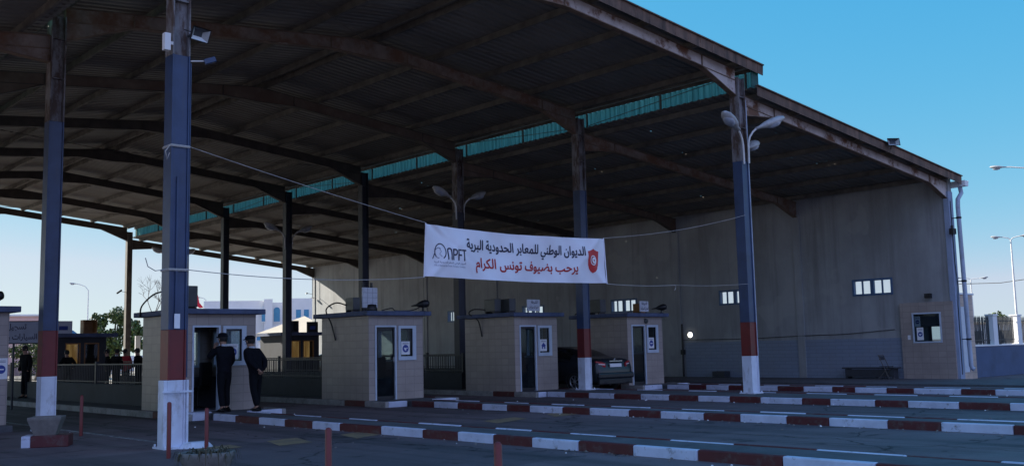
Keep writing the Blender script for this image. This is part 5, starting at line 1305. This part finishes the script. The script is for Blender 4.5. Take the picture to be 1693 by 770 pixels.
    for s in (-1, 1):
        an_ = Vector(P_['leg'][s][1]); q = MB(); v_ = []
        for y_, wd, h_ in ((-.09, .03, .07), (-.06, .042, .11), (.0, .045, .12), (.08, .05, .075), (.15, .045, .055), (.19, .022, .03)):
            v_ += [(an_.x - wd, an_.y + y_, 0.0), (an_.x - wd * .95, an_.y + y_, h_ * .6), (an_.x, an_.y + y_, h_), (an_.x + wd * .95, an_.y + y_, h_ * .6), (an_.x + wd, an_.y + y_, 0.0)]
        q.faces(v_, [(a * 5 + i, a * 5 + i + 1, a * 5 + 6 + i, a * 5 + 5 + i) for a in range(5) for i in range(4)] + [(0, 5, 9, 4)] + [(a * 5, a * 5 + 5, a * 5 + 9, a * 5 + 4) for a in range(1, 5)] + [(0, 1, 2, 3, 4), (25, 26, 27, 28, 29)], 0, True)
        q.build('shoe', m_shoe, root)
    # ---- hair or cap
    q = MB(); hc = hd + Vector((0, -.012, .055))
    q.lathe([(0, .115), (.05, .105), (.085, .07), (.098, .02), (.096, -.02), (.085, -.07)], hc + Vector((0, -.014, .0)), 16, sx=.93, sy=1.06); q.build('hair', m_hair, root)
    if cap:
        q = MB(); q.lathe([(0, .13), (.06, .125), (.10, .095), (.108, .05), (.104, .03)], hc + Vector((0, -.005, .0)), 18, sx=.95, sy=1.08)
        cp = q.build('cap', jacket, root)
        q = MB(); br_ = [(-.075, .085), (-.06, .14), (0, .175), (.06, .14), (.075, .085)]; q.prism(br_, lambda u, v, w_: tuple(hc + Vector((u, v, .035 + w_ - (v - .085) * .25))), 0, .008); q.build('brim', jacket, cp)
    return root
face_left = math.atan2(-(-.74), .67)     # rotates local +Y to the picture's left
poseA = dict(lean=.02, headfwd=.06, arm={1: ((.24, .03, 1.13), (.17, .17, .95)), -1: ((-.24, .22, 1.22), (-.08, .24, 1.45))}, palm={1: (-1, .2, 0), -1: (0, -1, .3)},
             leg={1: ((.10, .05, .50), (.10, .02, .09)), -1: ((-.09, .0, .50), (-.10, -.08, .09))}, curl=.9, patch=1)
poseB = dict(lean=.11, headfwd=.07, arm={1: ((.25, -.06, 1.14), (.17, -.03, .90)), -1: ((-.25, -.08, 1.14), (-.12, -.19, .95))}, palm={1: (-1, .2, 0), -1: (.5, 1, 0)},
             leg={1: ((.11, .04, .50), (.12, .06, .09)), -1: ((-.10, -.02, .50), (-.11, -.14, .09))}, curl=1.0, patch=1)
poseC = dict(lean=.03, headfwd=.05, arm={1: ((.25, .0, 1.13), (.22, .10, .88)), -1: ((-.25, .0, 1.13), (-.22, .10, .88))}, palm={1: (-1, 0, 0), -1: (1, 0, 0)},
             leg={1: ((.10, .02, .5), (.12, 0, .09)), -1: ((-.10, .02, .5), (-.12, 0, .09))}, curl=.6)
poseD = dict(lean=.05, headfwd=.05, arm={1: ((.36, .0, 1.18), (.30, .12, 1.0)), -1: ((-.36, .0, 1.18), (-.30, .12, 1.0))}, palm={1: (-1, 0, 0), -1: (1, 0, 0)},
             leg={1: ((.13, .02, .5), (.16, 0, .09)), -1: ((-.13, .02, .5), (-.16, 0, .09))}, curl=.6)
pa = atY(371, 600, 21.95); pc = atY(423, 600, 21.55)
a_ = make_person('person in dark uniform and cap raising one hand to the face at the booth door', (pa.x, pa.y, .128), face_left - .62, poseA); a_.scale = (1.07, 1.07, 1.02)
a_ = make_person('person in dark uniform and cap leaning forward, arms behind, right of the booth window', (pc.x, pc.y, .128), face_left - .45, poseB); a_.scale = (1.08, 1.08, .98)
far = [(42, 34, 'person in long dark coat right of the left edge booth', poseC, 1.9, m_coat), (111, 41, 'person with elbows out standing behind the railing left of the far orange window', poseD, .3, m_coat),
       (178, 40, 'person in dark clothes at the right end of the far orange windowed booth', poseC, 1.2, m_coat), (191, 41, 'person in dark clothes with a pale scarf in the far queue', poseC, -1.0, m_coat),
       (207, 42, 'person in a red top in the far queue by the last column', poseC, 2.2, m_redcloth), (229, 39, 'person in dark clothes at the left edge of the open booth', poseD, .8, m_coat)]
for px, dep, lab, ps, rz, jm in far:
    v = at(px, 640, dep); make_person(lab, (v.x, v.y, 0.0 if px != 42 else 0.125), rz, ps, 'people queueing far behind the railings', jm, m_trous, False, False, 'scarf' in lab)

# ================================================================== BACKGROUND BEYOND THE FAR END
def gpt(px, dep): v = at(px, 600, dep); return v.x, v.y
def face_cam(px): d = ray(px, 560); return math.atan2(d.y, d.x) - math.pi / 2     # local +Y points away from the camera
def hgt(px, py, dep): return at(px, py, dep).z
def leaf_cloud(mb, c, rad, n, size, m=0, sq=(1, 1, 1)):
    c = Vector(c)
    for _ in range(n):
        while True:
            p_ = Vector((random.uniform(-1, 1), random.uniform(-1, 1), random.uniform(-1, 1)))
            if .25 < p_.length < 1: break
        p_ = Vector((p_.x * sq[0], p_.y * sq[1], p_.z * sq[2])) * rad + c
        a = Vector((random.gauss(0, 1), random.gauss(0, 1), random.gauss(0, 1))).normalized(); b = a.orthogonal().normalized(); s_ = size * random.uniform(.5, 1.3)
        b2_ = a.cross(b)
        mb.poly([p_ - b * s_ * .5, p_ + b2_ * s_ * .35, p_ + b * s_ * .5, p_ - b2_ * s_ * .35], m if random.random() < .8 else 1 - m)
def tree(label, px, dep, h, w_, cl, n=260, lf=.22, name='broadleaf_tree', m0=0):
    x, y = gpt(px, dep); t = thing(name, label, 'tree', (x, y, 0))
    q = MB(); q.tube([(0, 0, 0), (.06, 0, h * .3), (-.04, .05, h * .55), (0, 0, h * .8)], [.16, .13, .09, .03], 8)
    for cx, cy, cz, r_ in cl: q.tube([(0, 0, h * .35), (cx * .5 * w_, cy * .5 * w_, (cz * .8) * h), (cx * w_, cy * w_, cz * h)], [.08, .05, .015], 6)
    q.build('trunk', m_bark, t)
    q = MB()
    for cx, cy, cz, r_ in cl:
        leaf_cloud(q, (cx * w_, cy * w_, cz * h), r_ * w_, n, lf, m0, (1, 1, .85))
        for _ in range(5): leaf_cloud(q, (cx * w_ + random.uniform(-1, 1) * r_ * w_, cy * w_ + random.uniform(-1, 1) * r_ * w_, cz * h + random.uniform(-.8, .9) * r_ * w_), r_ * w_ * .35, n // 6, lf, m0)
    q.build('crown', [m_leaf, m_leafl], t); return t
D1 = 78.0
def trunk_rot(): return 0
cl = [(-.55, 0, .72, .30), (-.75, .1, .52, .26), (-.35, -.1, .50, .28), (.1, 0, .80, .34), (.35, .1, .62, .32), (.05, -.1, .5, .34), (.7, 0, .58, .26), (.6, .1, .40, .28), (-.1, 0, .32, .3), (-.6, 0, .32, .26)]
RC = RIGHT.xy.normalized()
def camside(cl):  # crown layout runs across the view: x -> picture right, y -> away
    return [(a * RC.x - b * RC.y, a * RC.y + b * RC.x, z, r_) for a, b, z, r_ in cl]
tree('big dark green tree beyond the far end of the canopy', 190, D1, hgt(190, 497, D1), 2.5, camside(cl), 420, .24)
tree('light green bush seen beside the first left column', 98, 70, hgt(98, 528, 70), .7, camside([(0, 0, .7, .6), (-.4, 0, .45, .6), (.4, 0, .4, .6)]), 160, .16, 'small_tree', 1)
tree('dense green shrub below the grey road sign', 48, 62, hgt(48, 560, 62), 1.2, camside([(-.7, 0, .7, .45), (0, 0, .75, .5), (.5, 0, .6, .45), (0, 0, .35, .6)]), 220, .16, 'shrub', 0)
tree('yellow green shrub at the right of the grey road sign', 62, 66, hgt(62, 560, 66), .8, camside([(0, 0, .75, .5), (.2, 0, .4, .6)]), 200, .16, 'shrub', 1)
# bare tree
x, y = gpt(252, 95); bt_ = thing('bare_tree', 'bare leafless tree behind the open booth, left of the front column', 'tree', (x, y, 0)); q = MB()
def grow(p_, d_, l_, r_, lev):
    e_ = p_ + d_ * l_; q.tube([p_, p_.lerp(e_, .5) + Vector((random.gauss(0, .04), random.gauss(0, .04), 0)) * l_, e_], [r_, r_ * .85, r_ * .65], 5, 0, False)
    if lev == 0: return
    for _ in range(3 if lev > 1 else 4):
        nd = (d_ + Vector((random.gauss(0, .48), random.gauss(0, .48), random.gauss(.1, .25)))).normalized(); grow(e_, nd, l_ * random.uniform(.6, .82), r_ * .6, lev - 1)
Hb = hgt(250, 456, 95); grow(Vector((0, 0, 0)), Vector((-.05, 0, 1)), Hb * .33, .13, 5); q.build('branches', m_bark, bt_)
# white and blue building
def block(mb, x0, y0, z0, x1, y1, z1, m=0): mb.box(x0, y0, z0, x1, y1, z1, m)
Db = 105.0; xb, yb2 = gpt(440, Db); rzb = face_cam(440); ppm = F / Db
bl_ = thing('white_building', 'white two storey building with blue shutters and an arched window far behind', 'building', (xb, yb2, 0), rzb)
def bx_(px): return (px - 440) / ppm
def bz_(py): return hgt(440, py, Db)
q = MB(); block(q, bx_(340), 0, 0, bx_(436), 8, bz_(496)); block(q, bx_(436.2), -.6, 0, bx_(450), 8, bz_(494)); block(q, bx_(450.2), .4, 0, bx_(479), 8, bz_(499)); block(q, bx_(479.2), -.3, 0, bx_(516), 8, bz_(493)); q.build('wall', m_whitewash, bl_)
q = MB(); block(q, bx_(339), -.25, bz_(513), bx_(436), -.01, bz_(511)); q.build('cornice', m_whitewash, bl_)
for (a, b, c, d, arch, yy) in ((432.5, 438, 514, 531, 0, -.6), (452, 462, 507, 531, 1, .4), (470, 478, 504, 532, 0, .4), (488, 496, 512, 526, 0, -.3), (501, 509, 512, 525, 0, -.3), (372, 379, 516, 530, 0, 0), (392, 399, 516, 530, 0, 0)):
    x0_, x1_, z1_, z0_ = bx_(a), bx_(b), bz_(c), bz_(d); q = MB()
    ol = [(x0_, z0_), (x1_, z0_), (x1_, z1_ - (.3 if arch else 0))] + ([((x0_ + x1_) / 2 + (x1_ - x0_) / 2 * math.cos(R(t_)), z1_ - .3 + .3 * math.sin(R(t_))) for t_ in range(20, 180, 20)] if arch else []) + [(x0_, z1_ - (.3 if arch else 0))]
    q.prism(ol, lambda u, v, w_: (u, w_, v), yy - .06, yy - .005)
    wn = q.build('window', m_shutter, bl_)
    q = MB(); q.box(x0_ - .05, yy - .12, z0_ - .08, x1_ + .05, yy - .002, z0_ - .005); q.build('sill', m_whitewash, wn)
# cream hipped shelter roof
Dt = 84.0; xt, yt = gpt(475, Dt); tt = thing('tent_roof_pavilion', 'low white pavilion with a cream pyramid roof and blue trim', 'building', (xt, yt, 0), face_cam(475)); pp2 = F / Dt
tx = lambda px: (px - 475) / pp2; tz = lambda py: hgt(475, py, Dt)
q = MB(); zE, zP = tz(553), tz(517); a_x, b_x = tx(418), tx(560); cx_ = tx(505)
rv = [(a_x, -.4, zE), (b_x, -.4, zE), (b_x, 15, zE), (a_x, 15, zE), (cx_, 7.3, zP)]
q.faces(rv, [(0, 1, 4), (1, 2, 4), (2, 3, 4), (3, 0, 4), (3, 2, 1, 0)]); q.build('roof', m_tent, tt)
q = MB(); q.box(a_x + .4, -.28, zE - .42, b_x - .4, -.18, zE - .02); q.build('fascia', m_bluetrim, tt)
q = MB(); grid_wall(q, [a_x + .5, tx(437), tx(470), tx(520), b_x - .5], [0, tz(596), tz(563), zE - .02], [(tx(437), tx(470), tz(596), tz(563))], lambda u, v, w_: (u, w_, v), 0, .2)
q.box(a_x + .5, .201, 0, a_x + .7, 6, zE - .02); q.box(b_x - .7, .201, 0, b_x - .5, 6, zE - .02); q.build('wall', m_whitewash, tt)
q = MB(); q.box(tx(437), .08, tz(596), tx(470), .14, tz(563)); q.build('shutter', m_brick, tt)
# pink roofed hut and a blue roofed kiosk at far left
Dp = 88.0; xp, yp = gpt(40, Dp); pk = thing('pink_building', 'pale pink flat building behind the grey road sign', 'building', (xp, yp, 0), face_cam(40)); pz = lambda py: hgt(40, py, Dp); k_ = F / Dp
q = MB(); q.box(-60 / k_, 0, 0, 26 / k_, 6, pz(522)); q.build('wall', m_pinkwall, pk)
q = MB(); q.box(-62 / k_, -.2, pz(522) + .003, 28 / k_, 6.2, pz(519)); q.build('roof_edge', m_whitewash, pk)
for a in (-45, -20, 5):
    q = MB(); q.box(a / k_, -.03, pz(562), (a + 10) / k_, -.003, pz(545)); q.build('window', m_shutter, pk)
Dk = 66.0; xk_, yk_ = gpt(104, Dk); kk = thing('blue_roofed_hut', 'small white hut with a blue roof and brown shutter behind the first left column', 'hut', (xk_, yk_, 0), face_cam(104)); kz = lambda py: hgt(104, py, Dk); k2 = F / Dk
q = MB(); q.box(-22 / k2, 0, 0, 20 / k2, 3, kz(553)); q.build('wall', m_whitewash, kk)
q = MB(); q.prism([(-26 / k2, kz(554)), (24 / k2, kz(554)), (14 / k2, kz(546)), (-16 / k2, kz(546))], lambda u, v, w_: (u, w_, v), -.4, 3.3); q.build('roof', m_bluetrim, kk)
q = MB(); q.box(-8 / k2, -.04, kz(592), 12 / k2, -.003, kz(562)); q.build('shutter', m_brick, kk)
# sunlit boundary wall closing the view behind the far queue
q = MB(); a = at(-60, 600, 96); b = at(560, 600, 112); q.beam((a.x, a.y, .75), (b.x, b.y, .75), .25, 1.5); tag(q.build('boundary_wall', m_whitewash), 'long low whitewashed boundary wall far behind the queue', 'wall')
# white pole banner by last column
x, y = gpt(231, 60); q = MB(); q.box(x - .28, y, .3, x + .02, y + .1, 2.65); tag(q.build('white_pylon', m_whitewash), 'narrow white upright panel left of the open booth', 'pylon')
x, y = gpt(207, 62); q = MB(); q.tube([(x, y, 0), (x, y, 3.8)], .09, 8); tag(q.build('white_post', m_whitewash), 'white post standing just left of the last column', 'post')
# cars beyond
v = at(452, 640, 63); make_car('car with a bright windscreen parked below the cream roofed pavilion', (v.x, v.y, 0), R(200), m_rim, 'parked_car')
v = at(508, 640, 58); make_car('dark car parked beyond the railing left of the tall sign booth', (v.x, v.y, 0), R(200), m_car, 'parked_car')
# flag on a pole, lamp posts
Df = 120.0; x, y = gpt(322, Df); fl = thing('flag', 'red flag on a thin pole far beyond the front left column', 'flag', (x, y, 0), face_cam(322))
q = MB(); q.tube([(0, 0, 0), (0, 0, hgt(322, 480, Df))], .05, 6); q.build('pole', m_steel, fl)
q = MB(); zt = hgt(322, 483, Df); q.faces([(.0, 0, zt), (.25, .15, zt - .25), (.45, 0, zt - 1.2), (.9, .2, zt - 1.75), (.5, .05, zt - 1.85), (0, 0, zt - 1.5)], [(0, 1, 5), (1, 2, 5), (2, 3, 4), (2, 4, 5)]); q.build('cloth', m_flag, fl)
def street_lamp(label, px_pole, py_top, dep, arms, name='street_lamp', base_z=0.0):
    """arms: list of (dx, dz) tips in metres across the picture"""
    x, y = gpt(px_pole, dep); t = thing(name, label, 'street lamp', (x, y, base_z), face_cam(px_pole)); ht = hgt(px_pole, py_top, dep)
    q = MB(); q.tube([(0, 0, 0), (0, 0, ht * .5), (0, 0, ht)], [.09, .075, .05], 10); q.build('pole', m_steel, t)
    for dx, dz in arms:
        s_ = 1 if dx > 0 else -1
        q = MB(); q.tube([(0, 0, ht - .05), (dx * .2, 0, ht + dz * .55), (dx * .6, 0, ht + dz * .95), (dx * .75, 0, ht + dz)], .035, 8); ar = q.build('arm', m_steel, t)
        q = MB(); ax = Matrix.Rotation(R(90 * s_ - 6 * s_), 3, 'Y'); q.lathe([(0, 0), (.05, 0), (.07, .15), (.14, .35), (.15, .55), (.1, .75), (0, .82)], (dx * .72, 0, ht + dz), 12, mat=ax, sx=.55); q.build('head', m_lamp, ar)
        q = MB(); q.lathe([(.12, 0), (.10, -.07), (0, -.10)], (dx * .72 + s_ * .48, 0, ht + dz - .02), 12, sx=1.6); q.build('lens', m_lens, ar)
    return t
street_lamp('street lamp with one arm to the left above the big green tree', 143, 478, 110, [(-1.6, .65)])
street_lamp('thin distant lamp post above the white building', 339, 495, 130, [(-.8, .3)])
street_lamp('street lamp with two arms at the right picture edge', 1687, 393, 74, [(-.75, .2), (.75, .2)])
street_lamp('nearest tall street lamp whose head reaches in from the right edge', 1733, 275, 52, [(-1.7, .3), (1.7, .3)])
street_lamp('smaller distant street lamp with two arms above the tiled annex', 1615, 460, 100, [(-1.1, .15), (1.1, .05)])
q = MB(); a = at(1560, 470, 90); b = at(1760, 452, 80); q.tube([a, a.lerp(b, .5) - Vector((0, 0, .3)), b], .03, 5); tag(q.build('power_line', m_wire), 'thin power line crossing the sky at the right edge', 'power line')
tree('small shrub poking up behind the picket railing at the right', 1655, 60, hgt(1655, 515, 60), .9, camside([(0, 0, .9, .4), (-.5, 0, .85, .35), (.4, 0, .85, .35)]), 120, .15, 'shrub', 0)
Dr = 85.0; x, y = gpt(1655, Dr); fr_ = thing('pale_building', 'pale distant building glimpsed through the picket railing', 'building', (x, y, 0), face_cam(1655))
q = MB(); q.box(-3, 0, 0, 2.2, 4, hgt(1655, 535, Dr)); q.build('wall', m_whitewash, fr_); q = MB(); q.box(-3.2, -.2, hgt(1655, 535, Dr) + .003, 2.4, 4.2, hgt(1655, 531, Dr)); q.build('roof', m_tent, fr_)
for a in (-2.2, 0):
    q = MB(); q.box(a, -.04, 1.0, a + .9, -.003, 2.0); q.build('window', m_desk, fr_)
